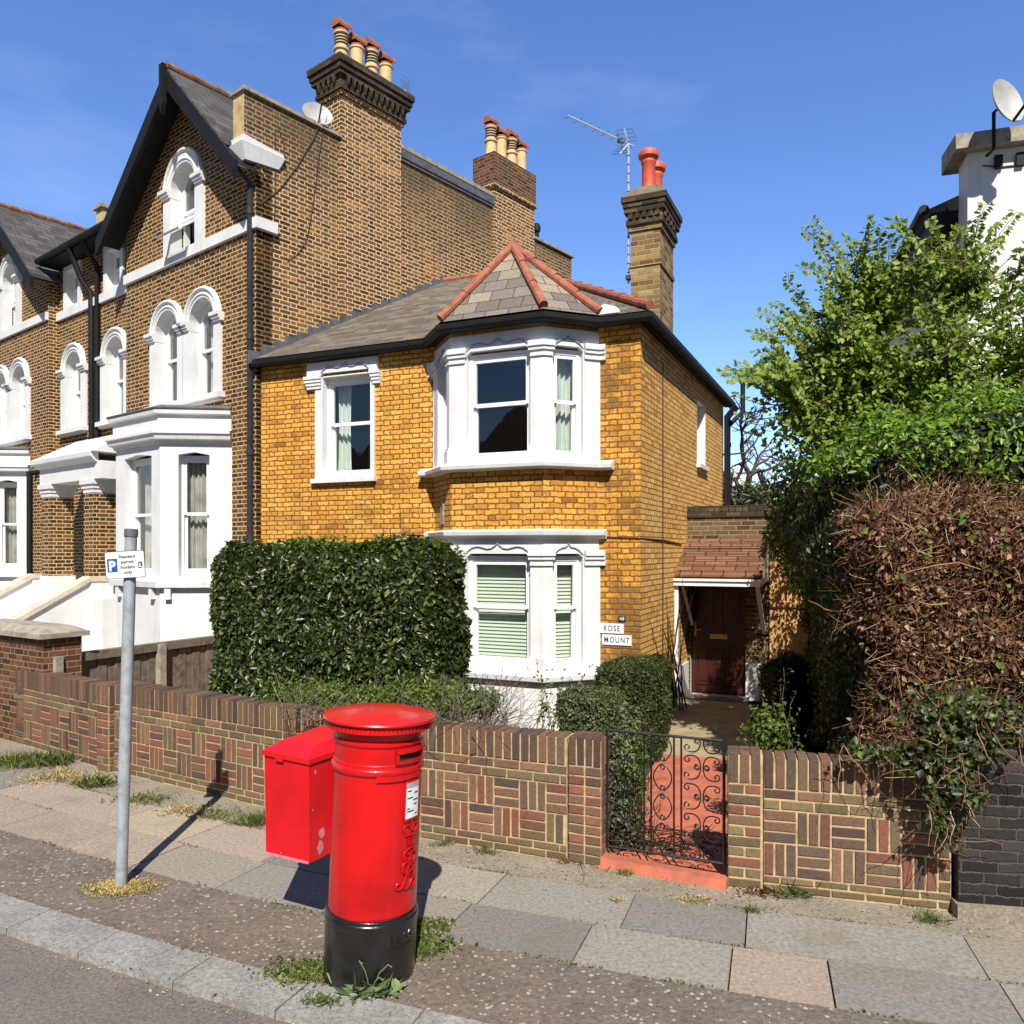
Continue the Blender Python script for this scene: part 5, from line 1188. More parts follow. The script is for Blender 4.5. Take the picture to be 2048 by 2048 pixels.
for x in (-.02, 0, .02): st([(x, .795), (x, .822)], .0045)
st([(-.03, .826), (.03, .826)], .004); st([(-.03, .790), (.03, .790)], .004)
st([(.035, .76), (.0, .772), (-.045, .75), (-.05, .715), (-.015, .70), (.01, .705)], .0075); st([(-.01, .70), (-.05, .685), (-.058, .65), (-.02, .63), (.03, .645), (.045, .665)], .0075)
st([(-.03, .735), (-.005, .74), (-.01, .68), (-.035, .60), (-.065, .555), (-.095, .56), (-.09, .585), (-.07, .58)], .008); st([(-.01, .74), (.035, .745), (.055, .715), (.03, .685), (-.005, .675)], .0075); st([(.005, .675), (.035, .64), (.03, .59), (.0, .555), (-.03, .545), (-.05, .56)], .0075)
st([(-.02, .62), (.02, .61), (.05, .59), (.055, .56), (.03, .54), (.0, .55)], .007)
w.build('monogram', 'red_paint', pb, smooth=True)
w = MB(); text_faces(w, 'POST', lambda s, z, o: cyl(.25, (s)/.25, z, o), -.235, 1.276, .0035, .040); text_faces(w, 'OFFICE', lambda s, z, o: cyl(.25, (s)/.25, z, o), .14, 1.276, .0035, .040)
w.build('lettering', 'pouch_red', pb)  # lighter red on the letters stands in for their highlights
w = MB(); cshell(w, .266, -.46, -.38, .24, .31, .003)
for x0 in (-.30, -.14, .02, .16):
    w.tube([cyl(.266, x0+.05*math.cos(q*math.pi/5), .275+.024*math.sin(q*math.pi/5), .001) for q in range(11)], .005, 5)
cshell(w, .266, -.46, .25, .222, .228, .003); w.build('raised_lettering', 'black_gloss', pb)
# pouch box bolted on behind, carried half a metre above the ground
K0 = atY(618, 1729, 4.96); K1 = atY(532, 1708, 5.13); zb = .505; K0.z = K1.z = 0
fr = Fr(K1, K0-K1); L = (K0-K1).length; dp = .50
px_ = thing('pouch_box', 'scuffed square red mail storage box with a sloping lid behind the pillar box', 'box', (K0.x, K0.y, zb))
w = MB(); w.hexa([fr.P(0, zb, -dp), fr.P(L, zb, -dp), fr.P(L, zb, 0), fr.P(0, zb, 0)], [fr.P(-.012, 1.135, -dp), fr.P(L, 1.12, -dp), fr.P(L, 1.12, 0), fr.P(-.012, 1.135, 0)]); w.build('body', 'pouch_red', px_, bevel=.008)
w = MB(); w.hexa([fr.P(-.022, 1.137, -dp-.01), fr.P(L+.012, 1.122, -dp-.01), fr.P(L+.012, 1.122, .014), fr.P(-.022, 1.137, .014)], [fr.P(-.022, 1.168, -dp-.01), fr.P(L+.012, 1.153, -dp-.01), fr.P(L+.012, 1.153, .014), fr.P(-.022, 1.168, .014)])
w.hexa([fr.P(-.018, 1.168, -dp), fr.P(L+.008, 1.153, -dp), fr.P(L+.008, 1.153, .01), fr.P(-.018, 1.168, .01)], [fr.P(.06, 1.24, -dp), fr.P(L-.03, 1.23, -dp), fr.P(L-.04, 1.215, -.10), fr.P(.06, 1.225, -.10)]); w.build('lid', 'pouch_red', px_, bevel=.006)
w = MB(); w.box(fr, .10, .16, 1.115, 1.16, .012, .022); w.box(Fr(fr.P(L, 0, 0), -fr.n), .26, .34, .62, 1.08, 0, .10); w.build('bracket', 'pouch_red', px_)
w = MB()
sf = Fr(fr.P(L, 0, 0), -fr.n)
def patch(f, cx, cz, rx, rz, n=14): w.face([f.P(cx+rx*math.cos(2*math.pi*i/n)*random.uniform(.8, 1.15), cz+rz*math.sin(2*math.pi*i/n)*random.uniform(.8, 1.15), .0022) for i in range(n)])
patch(sf, .115, .66, .028, .035); patch(sf, .10, .575, .03, .045); patch(sf, .055, 1.06, .008, .014); patch(sf, .03, .83, .006, .006); patch(fr, .13, .53, .006, .006)
w.box(fr, 0.0, L-.004, zb-.004, zb+.012, 0.001, .003)  # pale strip along the bottom edge, a highlight put into the colour
w.build('chips_and_highlight', 'chip_highlight', px_)

# ================================================================= parking sign
SP = G(242, 1770); tl = math.atan2(.075, 2.6)
sg = thing('parking_sign', 'white resident permit parking sign on a grey galvanised post by the kerb', 'sign', SP, rot=(0, tl, 0))
w = MB(); w.tube([SP+V(0, 0, -.05), SP+V(0, 0, 2.56)], .042, 24); po = w.build('post', 'galv', sg, smooth=True)
w = MB(); w.lathe(SP, [(.0432, 2.545), (.0475, 2.55), (.0475, 2.60), (.046, 2.605), (0, 2.608)], 24); w.build('cap', 'lead', sg, smooth=True)
w = MB(); w.tube([SP+V(0, 0, .72), SP+V(0, 0, .735)], .0428, 24); w.lathe(SP, [(.0426, 1.40), (.0427, 1.43)], 24, 0, R(-70), R(-20)); w.build('scuff', 'grey_frame', sg)
da = R(7); sfr0 = Fr((SP.x-.01, SP.y-.056), (math.cos(da), math.sin(da))); zc = 2.345; rt = R(5.2)
class Tilt:
    def P(s, a, z, o=0.0): return sfr0.P(a*math.cos(rt)-z*math.sin(rt), zc+a*math.sin(rt)+z*math.cos(rt), o)
T_ = Tilt()
def rrect(w_, h_, r, n=5):
    out = []
    for cx, cz, a0 in ((w_/2-r, -h_/2+r, -90), (w_/2-r, h_/2-r, 0), (-w_/2+r, h_/2-r, 90), (-w_/2+r, -h_/2+r, 180)):
        for i in range(n+1): a = R(a0+90*i/n); out.append((cx+r*math.cos(a), cz+r*math.sin(a)))
    return out
WW, HH = .275, .198
w = MB(); w.prism(T_, rrect(WW, HH, .016), 0, .004, 0); w.face([T_.P(s, z, .0046) for s, z in rrect(WW-.009, HH-.009, .012)], 1); w.build('plate', ['ink', 'notice'], sg)
w = MB(); w.face([T_.P(s, z, .0056) for s, z in rect(-.122, -.052, -.05, .047)], 0); text_faces(w, 'P', T_.P, -.112, -.038, .0066, .098, 1, bold=.004, squash=.92)
w.face([T_.P(s, z, .0056) for s, z in rect(.092, .120, -.032, .016)], 2); text_faces(w, 'L', T_.P, .0985, -.024, .0066, .043, 1, bold=.0015)
for i, tx in enumerate(('Resident', 'permit', 'holders', 'only')): text_faces(w, tx, T_.P, .018, .047-.038*i, .0056, .033, 2, align='CENTER', bold=.0009)
w.build('lettering', ['sign_blue', 'notice', 'ink'], sg)
w = MB(); w.tube([SP+V(0, 0, 2.31), SP+V(0, 0, 2.33)], .0475, 20); w.tube([SP+V(0, 0, 2.37), SP+V(0, 0, 2.39)], .0475, 20); w.build('clip', 'galv', sg)

# ================================================================= name plates on the house
def plate(name, label, cat, u0, v0, u1, v1, body, mats, size, tilt=0.0, o=.004, squash=.8):
    a, zt = HF.px(u0, v0); b, zb = HF.px(u1, v1); p = HF.P((a+b)/2, zb, 0); t = thing(name, label, cat, p)
    m = MB(); m.box(HF, a, b, zb, zt, .0, .012+o, 0); m.build('plate', mats[0], t, bevel=.003)
    m = MB(); h = zt-zb; text_faces(m, body, lambda s, z, oo: HF.P(s, z+(s-a)*tilt, oo), (a+b)/2, zb+h*.24, .0135+o, h*size, 0, align='CENTER', squash=squash, bold=.001, spacing=1.25); m.build('lettering', mats[1], t)
plate('name_plaque', 'white house name plaque reading ROSE on the yellow brick wall', 'plaque', 1200.5, 1246, 1248, 1267.5, 'ROSE', ('notice', 'blue_ink'), .80)
plate('name_plaque', 'white house name plaque reading MOUNT just below the ROSE plaque', 'plaque', 1205, 1268.5, 1263.5, 1291.5, 'MOUNT', ('notice', 'blue_ink'), .78)
plate('number_plaque', 'tiny black house number plaque reading 48 above the ROSE plaque', 'plaque', 1237.5, 1232, 1251.5, 1243, '48', ('ink', 'notice'), .85, squash=.95)

# ================================================================= aerials and dishes
ch_b = HF.P(-.53, 6.75, -1.30)
ae = thing('tv_aerial', 'silver rooftop television aerial on a banded mast strapped to the small right chimney', 'aerial', ch_b)
top = V(ch_b.x, ch_b.y, CH+(1100-288)*ch_b.y/FP)
w = MB(); w.tube([V(ch_b.x, ch_b.y, 6.45), top], .016, 8); w.build('mast', 'aerial', ae)
w = MB(); z = 6.6
while z < top.z-.1: w.tube([V(ch_b.x, ch_b.y, z), V(ch_b.x, ch_b.y, z+.018)], .0185, 8); z += .135
w.box(HF, -.56, -.48, 6.5, 6.56, -1.34, -1.24); w.build('band', 'cable', ae)
bp_ = atY(1136, 231, ch_b.y-.25); be = atY(1268, 293, ch_b.y+.03); bd = (be-bp_)
w = MB(); w.tube([bp_, be], .012, 6); w.tube([atY(1256, 286, ch_b.y), atY(1248, 257, ch_b.y-.02)], .011, 6); w.tube([atY(1256, 288, ch_b.y), atY(1240, 308, ch_b.y-.02)], .011, 6); w.build('boom', 'aerial', ae)
el = V(.80, .55, .35).normalized(); w = MB()
for k in range(7):
    p = bp_+bd*(.02+.135*k); w.tube([p-el*.085+V(0, 0, -.03), p+el*.085+V(0, 0, .03)], .006, 5)
for k in range(4):
    p = atY(1249+3*k, 259+8*k, ch_b.y); w.tube([p-el*.17, p+el*.17], .005, 5)
    p = atY(1240+4*k, 307-5*k, ch_b.y); w.tube([p-el*.17, p+el*.17], .005, 5)
p, q = atY(1249, 259, ch_b.y), atY(1258, 283, ch_b.y); w.tube([p+el*.17, q+el*.17], .005, 5); w.tube([p-el*.17, q-el*.17], .005, 5)
c_ = bp_+bd*.80; w.box(Fr(c_, (bd.x, bd.y)), -.05, .05, c_.z-.03, c_.z+.03, -.03, .03); w.tube([c_+V(0, 0, -.03), c_+V(.02, 0, -.15), top+V(-.05, 0, -.16), top+V(0, 0, -.25)], .005, 5)
w.build('element', 'aerial_dark', ae)
p0 = TS.P(3.0, 11.2, -.5)
a2 = thing('tv_aerial', 'small dark aerial just showing behind the pots of the tallest chimney', 'aerial', p0)
YY = p0.y; w = MB(); w.tube([atY(795, 240, YY), atY(806, 182, YY)], .012, 6); w.tube([atY(784, 172, YY), atY(812, 182, YY)], .012, 6); w.build('mast', 'aerial', a2)
w = MB()
for k in range(5): q = atY(803+3*k, 172+4*k-10*k*.3, YY); w.tube([q+V(-.02, 0, .14), q+V(.06, 0, -.14)], .006, 5)
w.tube([atY(805, 150, YY), atY(819, 160, YY), atY(812, 188, YY)], .006, 5); w.build('element', 'aerial_dark', a2)
def dish(t, c, nrm, rx, rz, mat='dish'):
    nrm = nrm.normalized(); sx = nrm.cross(V(0, 0, 1)).normalized(); up = sx.cross(nrm).normalized(); w = MB(); n = 32; rings = []
    for r_, dpt in ((0, 0), (.35, .012), (.7, .045), (.97, .085), (1.0, .088), (1.0, .078)):
        rings.append([c+sx*rx*r_*math.cos(2*math.pi*k/n)+up*rz*r_*math.sin(2*math.pi*k/n)+nrm*dpt for k in range(n)])
    for i in range(len(rings)-1):
        for k in range(n): w.face([rings[i][k], rings[i+1][k], rings[i+1][(k+1) % n], rings[i][(k+1) % n]][::-1])
    bk = [[p-nrm*.014 for p in r_] for r_ in rings]
    for i in range(len(rings)-2):
        for k in range(n): w.face([bk[i][k], bk[i+1][k], bk[i+1][(k+1) % n], bk[i][(k+1) % n]])
    for k in range(n): w.face([rings[4][k], bk[4][k], bk[4][(k+1) % n], rings[4][(k+1) % n]])
    w.build('reflector', mat, t, smooth=True, weld=True); return sx, up, nrm
Yd = 9.05; c_ = atY(2003, 212, Yd)
d1 = thing('satellite_dish', 'grey satellite dish fixed above the coping of the white house', 'dish', c_)
sx, up, nr = dish(d1, c_, V(.30, -.85, .22), .225, .275)
w = MB(); lb = c_-up*.27+nr*.08; le = c_-up*.12+nr*.42; w.tube([lb, le], .016, 8); w.box(Fr(le, (.8, .6)), -.05, .05, le.z-.03, le.z+.06, -.05, .05)
w.tube([c_-nr*.02, c_-nr*.10, c_-nr*.1-V(0, 0, .42), V(c_.x, WF.P(.42, 0, .06).y, 7.05)], .02, 8); w.build('bracket', 'black_paint', d1)
w = MB(); bb = WF.P(.42, 7.0, .05); w.box(WF, .28, .36, 6.93, 7.08, .0, .05); w.box(WF, .50, .58, 6.93, 7.08, 0, .05); w.build('mount', 'black_paint', d1)
c_ = TS.P(1.30, 10.14, -.12)
d2 = thing('satellite_dish', 'pale satellite dish tucked against the tallest chimney on the terrace parapet', 'dish', c_)
sx, up, nr = dish(d2, c_, V(.45, -.8, .38), .27, .25)
w = MB(); w.tube([c_-up*.2+nr*.06, c_-up*.05+nr*.35], .014, 6); w.tube([c_-nr*.02, c_-nr*.08-V(0, 0, .3)], .018, 6); w.build('bracket', 'black_paint', d2)
# vent on the rear parapet
v_ = TS.P(7.75, 9.86, -.1); w = MB(); w.lathe(v_, [(.05, 0), (.05, .22), (.085, .24), (.09, .36), (.05, .43), (0, .44)], 12); tag(w.build('roof_vent', 'black_paint', smooth=True), 'small black vent cowl on the parapet behind the second chimney', 'vent')
# distant white building and houses opposite (seen reflected in the windows)
t = thing('distant_house', 'far white house end glimpsed beside the bare tree behind the garden', 'house', (12.6, 45, 0))
fr = Fr((12.5, 45.5), (1, -.05)); w = MB(); w.wall(fr, [(0, 0), (1.1, 0), (1.1, 6.9), (.8, 7.3), (.0, 7.3)], [arch(.2, .8, 6.75, 6.8, rise=.25)]); w.box(fr, 0, 1.1, 0, 6.9, -3, -.3); w.build('wall', 'stucco', t)
ORow = Fr(HF.n*9.8+HF.d*9, -HF.d)
for i, nm in enumerate(('farthest right, facing the white house', 'facing the iron gate', 'facing the yellow-brick bay', 'facing the big hedge', 'facing the terrace flank', 'farthest left, facing the terrace')):
    t = thing('house_opposite', 'dark brick gabled house across the street, '+nm, 'house', ORow.P(6.7*i+3, 0), 'houses across the street')
    f = Fr(ORow.P(6.7*i, 0, -.3*(i % 2)), ORow.d); w = MB(); w.wall(f, [(0, 0), (6.6, 0), (6.6, 6.6), (5.2, 8.3), (3.7, 6.8), (2.0, 8.5), (0.2, 6.9), (0, 6.6)], [rect(.8, 2.2, 1, 2.8), rect(.8, 2.2, 3.8, 5.4), rect(4.2, 5.7, 1, 2.8), rect(4.2, 5.7, 3.8, 5.4)], 0, .1)
    w.build('wall', 'brown_brick', t); w = MB(); w.face([f.P(-.1, 6.5, -.1), f.P(6.7, 6.5, -.1), f.P(6.7, 7.6, -4), f.P(-.1, 7.6, -4)]); w.build('roof', 'dark_slate', t)
    w = MB()
    for a, b, c, d in ((.8, 2.2, 1, 2.8), (.8, 2.2, 3.8, 5.4), (4.2, 5.7, 1, 2.8), (4.2, 5.7, 3.8, 5.4)): w.box(f, a, b, c, d, -.2, -.1)
    w.build('window', 'black_gloss', t)
# ================================================================= planting
def A3(*p): return np.array(p, float)
def clipped(name, label, cat, fr, L, z0, z1, dep, n, size, mat, group=None, rnd=.2, asp=.5, core='core', faces=('front', 'top', 'left', 'right'), extra=None):
    t = thing(name, label, cat, fr.P(L/2, 0, -dep/2), group)
    c, nr = box_surface(n, fr, 0, L, z0, z1, -dep, 0, depth=.10, faces=faces, rnd=rnd)
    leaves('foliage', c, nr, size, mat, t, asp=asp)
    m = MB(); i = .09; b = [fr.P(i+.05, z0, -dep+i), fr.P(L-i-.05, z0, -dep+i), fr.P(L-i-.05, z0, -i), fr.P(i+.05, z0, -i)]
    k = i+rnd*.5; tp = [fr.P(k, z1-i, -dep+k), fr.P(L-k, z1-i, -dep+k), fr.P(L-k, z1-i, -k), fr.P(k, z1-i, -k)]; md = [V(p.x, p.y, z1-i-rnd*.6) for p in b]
    m.hexa(b[::-1], md[::-1]); m.hexa(md[::-1], tp[::-1]); m.build('shade_core', core, t)  # solid dark core added to block light and darken the inside
    if extra: leaves('new_growth', extra[0], extra[1], extra[2], extra[3], t)
    return t
def cloud(n, c, r, shell=.55):
    d = unit(RNG.normal(size=(n, 3))); q = (shell+(1-shell)*RNG.random(n))[:, None]
    return np.array(c)+d*q*np.array(r)*(1+.18*np.sin(d[:, :1]*6+d[:, 2:]*5)), d
hA, hB = atY(402, 1100, 9.25), atY(874, 1100, 8.0); hA.z = hB.z = 0; fr = Fr(hA, hB-hA); L = (hB-hA).length
e1, n1 = box_surface(1500, fr, 0, L, 1.9, 2.56, -1.0, .03, depth=.05, faces=('top',), rnd=.2); k_ = (np.sin(e1[:, 0]*4+1)*np.cos(e1[:, 1]*3.1) > .25); e1, n1 = e1[k_], n1[k_]
clipped('hedge', 'big square-clipped dark green hedge behind the low brick wall', 'hedge', fr, L, .55, 2.52, .85, 44000, .080, 'hedge_leaf', rnd=.24, extra=(e1, n1, .055, 'lime_leaf'))
# low bushes along the top of the wall
t = thing('shrub', 'low lime-green shrub spilling over the wall below the big hedge', 'shrub', V(-1.9, 7.9, 0))
cs = [cloud(700, atY(u, v, Y), (w_, .25, h_)) for u, v, Y, w_, h_ in ((590, 1398, 7.9, .42, .20), (700, 1405, 7.6, .38, .17), (830, 1390, 7.3, .40, .20), (900, 1395, 7.2, .30, .18), (640, 1388, 7.8, .35, .16), (770, 1398, 7.45, .35, .17), (960, 1402, 7.1, .2, .1))]
leaves('foliage', np.concatenate([c[0] for c in cs]), np.concatenate([c[1] for c in cs]), .045, 'lime_leaf', t)
a = np.stack([np.array(atY(u, 1440, 7.25)) for u in np.linspace(560, 980, 130)]); twigs('twig', a, RNG.normal(size=a.shape)*.45+A3(.1, 0, 1), .45, .004, 'grey_twig', t, 4, .25)
t = thing('bare_shrub', 'leafless grey twiggy shrub against the white bay plinth', 'shrub', V(-.3, 7.2, 0))
a = np.array(atY(965, 1450, 7.0))+RNG.normal(size=(150, 3))*A3(.14, .15, .02); d = RNG.normal(size=a.shape)*.5+A3(.45, 0, .75); twigs('twig', a, d, RNG.uniform(.25, .62, 150), .0035, 'grey_twig', t, 5, .28)
b = np.array(atY(900, 1430, 7.0))+RNG.normal(size=(90, 3))*A3(.16, .15, .03); twigs('twig', b, RNG.normal(size=b.shape)*.6+A3(.2, 0, .6), .35, .0035, 'grey_twig', t, 4, .3)
c, nr = cloud(60, atY(870, 1472, 6.85), (.10, .03, .07)); leaves('leaf', c, nr, .06, 'shade_leaf', t)
# clipped bushes beside the path
a_, b_ = atY(1190, 1300, 9.35), atY(1312, 1300, 9.05); a_.z = b_.z = 0; fr = Fr(a_, b_-a_)
clipped('clipped_bush', 'taller box-shaped clipped bush standing left of the front door', 'bush', fr, (b_-a_).length, 0, 1.16, .85, 26000, .034, 'box_leaf', rnd=.11, asp=.55)
a_, b_ = atY(1112, 1300, 7.95), atY(1218, 1300, 7.7); a_.z = b_.z = 0; fr = Fr(a_, b_-a_)
clipped('clipped_bush', 'shorter clipped grey-green bush just behind the pier left of the gate', 'bush', fr, (b_-a_).length, 0, 1.08, .6, 20000, .034, 'pale_leaf', rnd=.10, asp=.5)
a_, b_ = atY(1512, 1300, 9.6), atY(1602, 1300, 9.3); a_.z = b_.z = 0; fr = Fr(a_, b_-a_)
clipped('clipped_bush', 'dark clipped bush in shade to the right of the path', 'bush', fr, (b_-a_).length, 0, 1.22, .8, 9000, .04, 'shade_leaf', rnd=.2)  # leaf colour darkened to stand for the shade it sits in
t = thing('shrub', 'trailing evergreen growth seen through the left half of the iron gate', 'shrub', V(1.05, 6.9, 0))
cs = [cloud(1100, p, r) for p, r in ((A3(.84, 6.75, .35), (.20, .30, .42)), (A3(.98, 7.15, .60), (.19, .35, .36)), (A3(.88, 6.6, .2), (.22, .25, .22)), (A3(1.10, 7.55, .68), (.16, .3, .34)))]
leaves('foliage', np.concatenate([c[0] for c in cs]), np.concatenate([c[1] for c in cs]), .05, 'pale_leaf', t)
c, nr = cloud(800, (1.02, 6.95, .48), (.16, .3, .36)); leaves('new_growth', c, nr, .05, 'lime_leaf', t)
a = A3(.85, 6.8, .05)+RNG.normal(size=(120, 3))*A3(.2, .2, .03); twigs('twig', a, RNG.normal(size=a.shape)*.6+A3(.1, 0, .6), .6, .005, 'grey_twig', t, 5, .3)
a = A3(1.05, 6.45, .06)+RNG.normal(size=(40, 3))*A3(.25, .1, .03); twigs('twig', a, RNG.normal(size=a.shape)*A3(.5, .2, .15)+A3(.8, -.05, -.02), .55, .005, 'shade_leaf', t, 5, .2)
def shoots(t, base, tips, nleaf, size, leafm, r=.006, stemname='stem', lname='foliage', wob=.06, spread=.035):
    C, N_ = [], []; m = MB()
    for b, e in zip(base, tips):
        b = np.array(b); e = np.array(e); k = 7; mid = [b+(e-b)*i/k+RNG.normal(size=3)*wob*np.sin(math.pi*i/k)*np.linalg.norm(e-b)*.5 for i in range(k+1)]
        m.tube([Vector(p) for p in mid], [r*(1-.75*i/k) for i in range(k+1)], 5)
        for j in range(nleaf):
            u = .15+.85*(j+.5)/nleaf; i = min(int(u*k), k-1); p = mid[i]+(mid[i+1]-mid[i])*(u*k-i); C.append(p+RNG.normal(size=3)*spread*(1.1-u*.5)); N_.append(RNG.normal(size=3)*.5+A3(0, -.3, .8))
    m.build(stemname, 'stem', t); leaves(lname, np.array(C), np.array(N_), size, leafm, t, asp=.75, spread=.5)
t = thing('young_shrub', 'young leafy shrub with thin upright stems behind the wall right of the gate', 'shrub', V(2.2, 6.6, 0))
bs = [(2.25+RNG.normal()*.08, 6.6+RNG.normal()*.08, .6) for _ in range(20)]; tp = [np.array(atY(u, v, 6.6)) for u, v in ((1567, 1335), (1560, 1360), (1520, 1385), (1508, 1420), (1490, 1450), (1500, 1470), (1530, 1430), (1545, 1400), (1580, 1440), (1592, 1385), (1550, 1450), (1535, 1480), (1600, 1470), (1515, 1490), (1560, 1410), (1485, 1480), (1540, 1455), (1525, 1405), (1570, 1480), (1505, 1440))]
shoots(t, bs, tp, 26, .042, 'box_leaf')
c, nr = cloud(500, atY(1535, 1465, 6.6), (.2, .2, .22)); leaves('new_growth', c, nr, .04, 'lime_leaf', t, asp=.7)
t = thing('rose_bush', 'straggly young climbing rose in front of the lower bay window', 'shrub', V(.4, 9.6, 0))
bs = [(.45+RNG.normal()*.12, 9.6, .3) for _ in range(12)]; tp = [np.array(atY(u, v, 9.6)) for u, v in ((1072, 1318), (1085, 1345), (1130, 1312), (1140, 1350), (1105, 1360), (1170, 1345), (1090, 1375), (1120, 1375), (1180, 1330), (1100, 1335), (1150, 1370), (1080, 1400))]
shoots(t, bs, tp, 16, .05, 'weed')
t = thing('thin_stems', 'dark upright bare stems against the side wall beside the porch', 'plant', SF.P(1.7, 0, .15))
a = np.array(SF.P(1.75, .1, .12))+RNG.normal(size=(16, 3))*A3(.10, .16, .05); twigs('twig', a, A3(-.10, -.20, 1)+RNG.normal(size=a.shape)*.05, RNG.uniform(1.2, 2.2, 16), .014, 'shade_leaf', t, 6, .06, .7)
# the overgrown boundary: dead climber in front, shade-coloured ivy on the path side, fresh green on top
P0, P1 = V(2.52, 6.12, 0), V(5.6, 5.35, 0); IF = Fr(P0, P1-P0)
ih = thing('ivy_hedge', 'overgrown boundary hedge of brown dead climber stems with shade-coloured ivy on its path side', 'hedge', P0)
zt = 3.0
def edge_s(z): return .05+.28*np.clip(1.6-z, 0, 2)*.5-.12*np.clip(z-2, 0, 1)      # the left edge bulges higher up
def shift(c):   # lean the block's left edge and roughen it
    z = c[:, 2]; s = (c-np.array(IF.o))@np.array(IF.d); f = np.clip(1-s/1.2, 0, 1); e = edge_s(z)+.10*np.sin(z*4.1+c[:, 1]*2.3)+.08*np.sin(z*9+c[:, 1]*5)
    dp_ = np.clip(-((c-np.array(IF.o))@np.array(IF.n))/7, 0, 1); e = e+.40*dp_*np.clip(2.9-z, 0, 1); return c+(f*e)[:, None]*np.array(IF.d)
def face_pts(n, face, s0, s1, z0, z1, o0, o1, dp):
    c, nr = box_surface(n, IF, s0, s1, z0, z1, o0, o1, depth=dp, faces=(face,), rnd=.3); 
    bulge = .08*np.sin(c[:, 2]*2.6+1)*np.sin(((c-np.array(IF.o))@np.array(IF.d))*2.2+.5)+.07*np.sin(c[:, 2]*7)*np.sin(c[:, 0]*6.3)
    return shift(c+nr*bulge[:, None]), nr
c, nr = face_pts(15000, 'front', 0, 3.0, .55, zt, -7, .06, .24); d = RNG.normal(size=c.shape)+A3(0, 0, .15)-nr*(RNG.normal(size=c.shape)*0+.1)
d = d-nr*np.sum(d*nr, 1, keepdims=True)*.6; twigs('dead_stem', c, d, RNG.uniform(.07, .24, len(c)), RNG.uniform(.0022, .005, len(c)), 'dead_twig', ih, 3, .3)
c, nr = face_pts(80, 'front', .35, 3.0, .6, zt, -7, 0, .1); d = RNG.normal(size=c.shape)*A3(1, .3, .5)+A3(.3, 0, .1); twigs('dead_stem', c, d, RNG.uniform(.4, .9, len(c)), RNG.uniform(.005, .010, len(c)), 'dead_twig', ih, 5, .25)
c, nr = face_pts(26000, 'front', 0, 3.0, .6, zt, -7, .06, .26); leaves('dead_leaf', c, nr, .052, 'dead_leaf', ih, asp=.55, droop=.8)
c, nr = face_pts(2600, 'top', 0, 3.0, .6, zt, -2, 0, .2); twigs('dead_stem', c, RNG.normal(size=c.shape)+A3(0, 0, .6), .3, .004, 'dead_twig', ih, 3, .4)
c, nr = face_pts(26000, 'left', 0, 3.0, .0, 3.25, -7, 0, .25); leaves('ivy', c, nr, .06, 'shade_leaf', ih, asp=.7)  # path-side leaves get a darker colour in place of real shade
c, nr = face_pts(3200, 'left', 0, 3.0, .3, 3.2, -7, 0, .1); leaves('ivy', c+nr*.06, nr, .06, 'ivy_leaf', ih, asp=.75)
c, nr = face_pts(2600, 'front', .1, 3.0, .6, 1.75, -7, .02, .12); k_ = (np.sin(c[:, 0]*5.1+2)+np.sin(c[:, 2]*6.3)+RNG.normal(size=len(c))*.5+(c[:, 0]-3.2)*.8-(c[:, 2]-1.1)*1.2 > .35); leaves('ivy', c[k_]+nr[k_]*.05, nr[k_], .062, 'ivy_leaf', ih, asp=.8)
c, nr = face_pts(900, 'front', .0, 3.0, .8, 3.0, -7, .02, .1); leaves('ivy', c[::3]+nr[::3]*.06, nr[::3], .06, 'lime_leaf', ih, asp=.7)
m = MB(); b = [IF.P(.85, 0, -6.9), IF.P(2.9, 0, -6.9), IF.P(2.9, 0, -.32), IF.P(.45, 0, -.32)]; m.hexa(b[::-1], [V(p.x, p.y, zt-.35) for p in b][::-1]); m.build('shade_core', 'brown_core', ih)  # solid dark block filling the hedge as painted inner shade
# ivy trailing over the wall ends
iv = thing('ivy', 'trailing ivy hanging over the black wall and the end of the low brick wall', 'ivy', V(3.0, 5.4, 1.0))
C, N_ = [], []
for u0, v0, v1, wd, Y, k in ((1880, 1400, 1660, 40, 5.30, 330), (1830, 1490, 1545, 60, 5.40, 200), (1915, 1450, 1590, 40, 5.26, 230), (2000, 1400, 1480, 70, 5.18, 190), (1960, 1420, 1520, 50, 5.22, 160), (1900, 1540, 1690, 26, 5.32, 130), (1945, 1580, 1610, 30, 5.22, 50), (1740, 1490, 1520, 45, 5.5, 70), (1900, 1380, 1460, 100, 5.3, 240)):
    for _ in range(k):
        v = v0+(v1-v0)*RNG.random(); u = u0+RNG.normal()*wd*(.75-.4*(v-v0)/(v1-v0)); C.append(np.array(atY(u, v, Y-.03-.07*RNG.random()))); N_.append(A3(-.1, -1, .35))
leaves('foliage', np.array(C), np.array(N_), .052, 'ivy_leaf', iv, asp=.85, spread=.9)
a = np.array(C)[::9]; twigs('stem', a, RNG.normal(size=a.shape)*A3(.5, .2, .6)+A3(0, 0, -.3), .3, .004, 'dead_twig', iv, 4, .35)
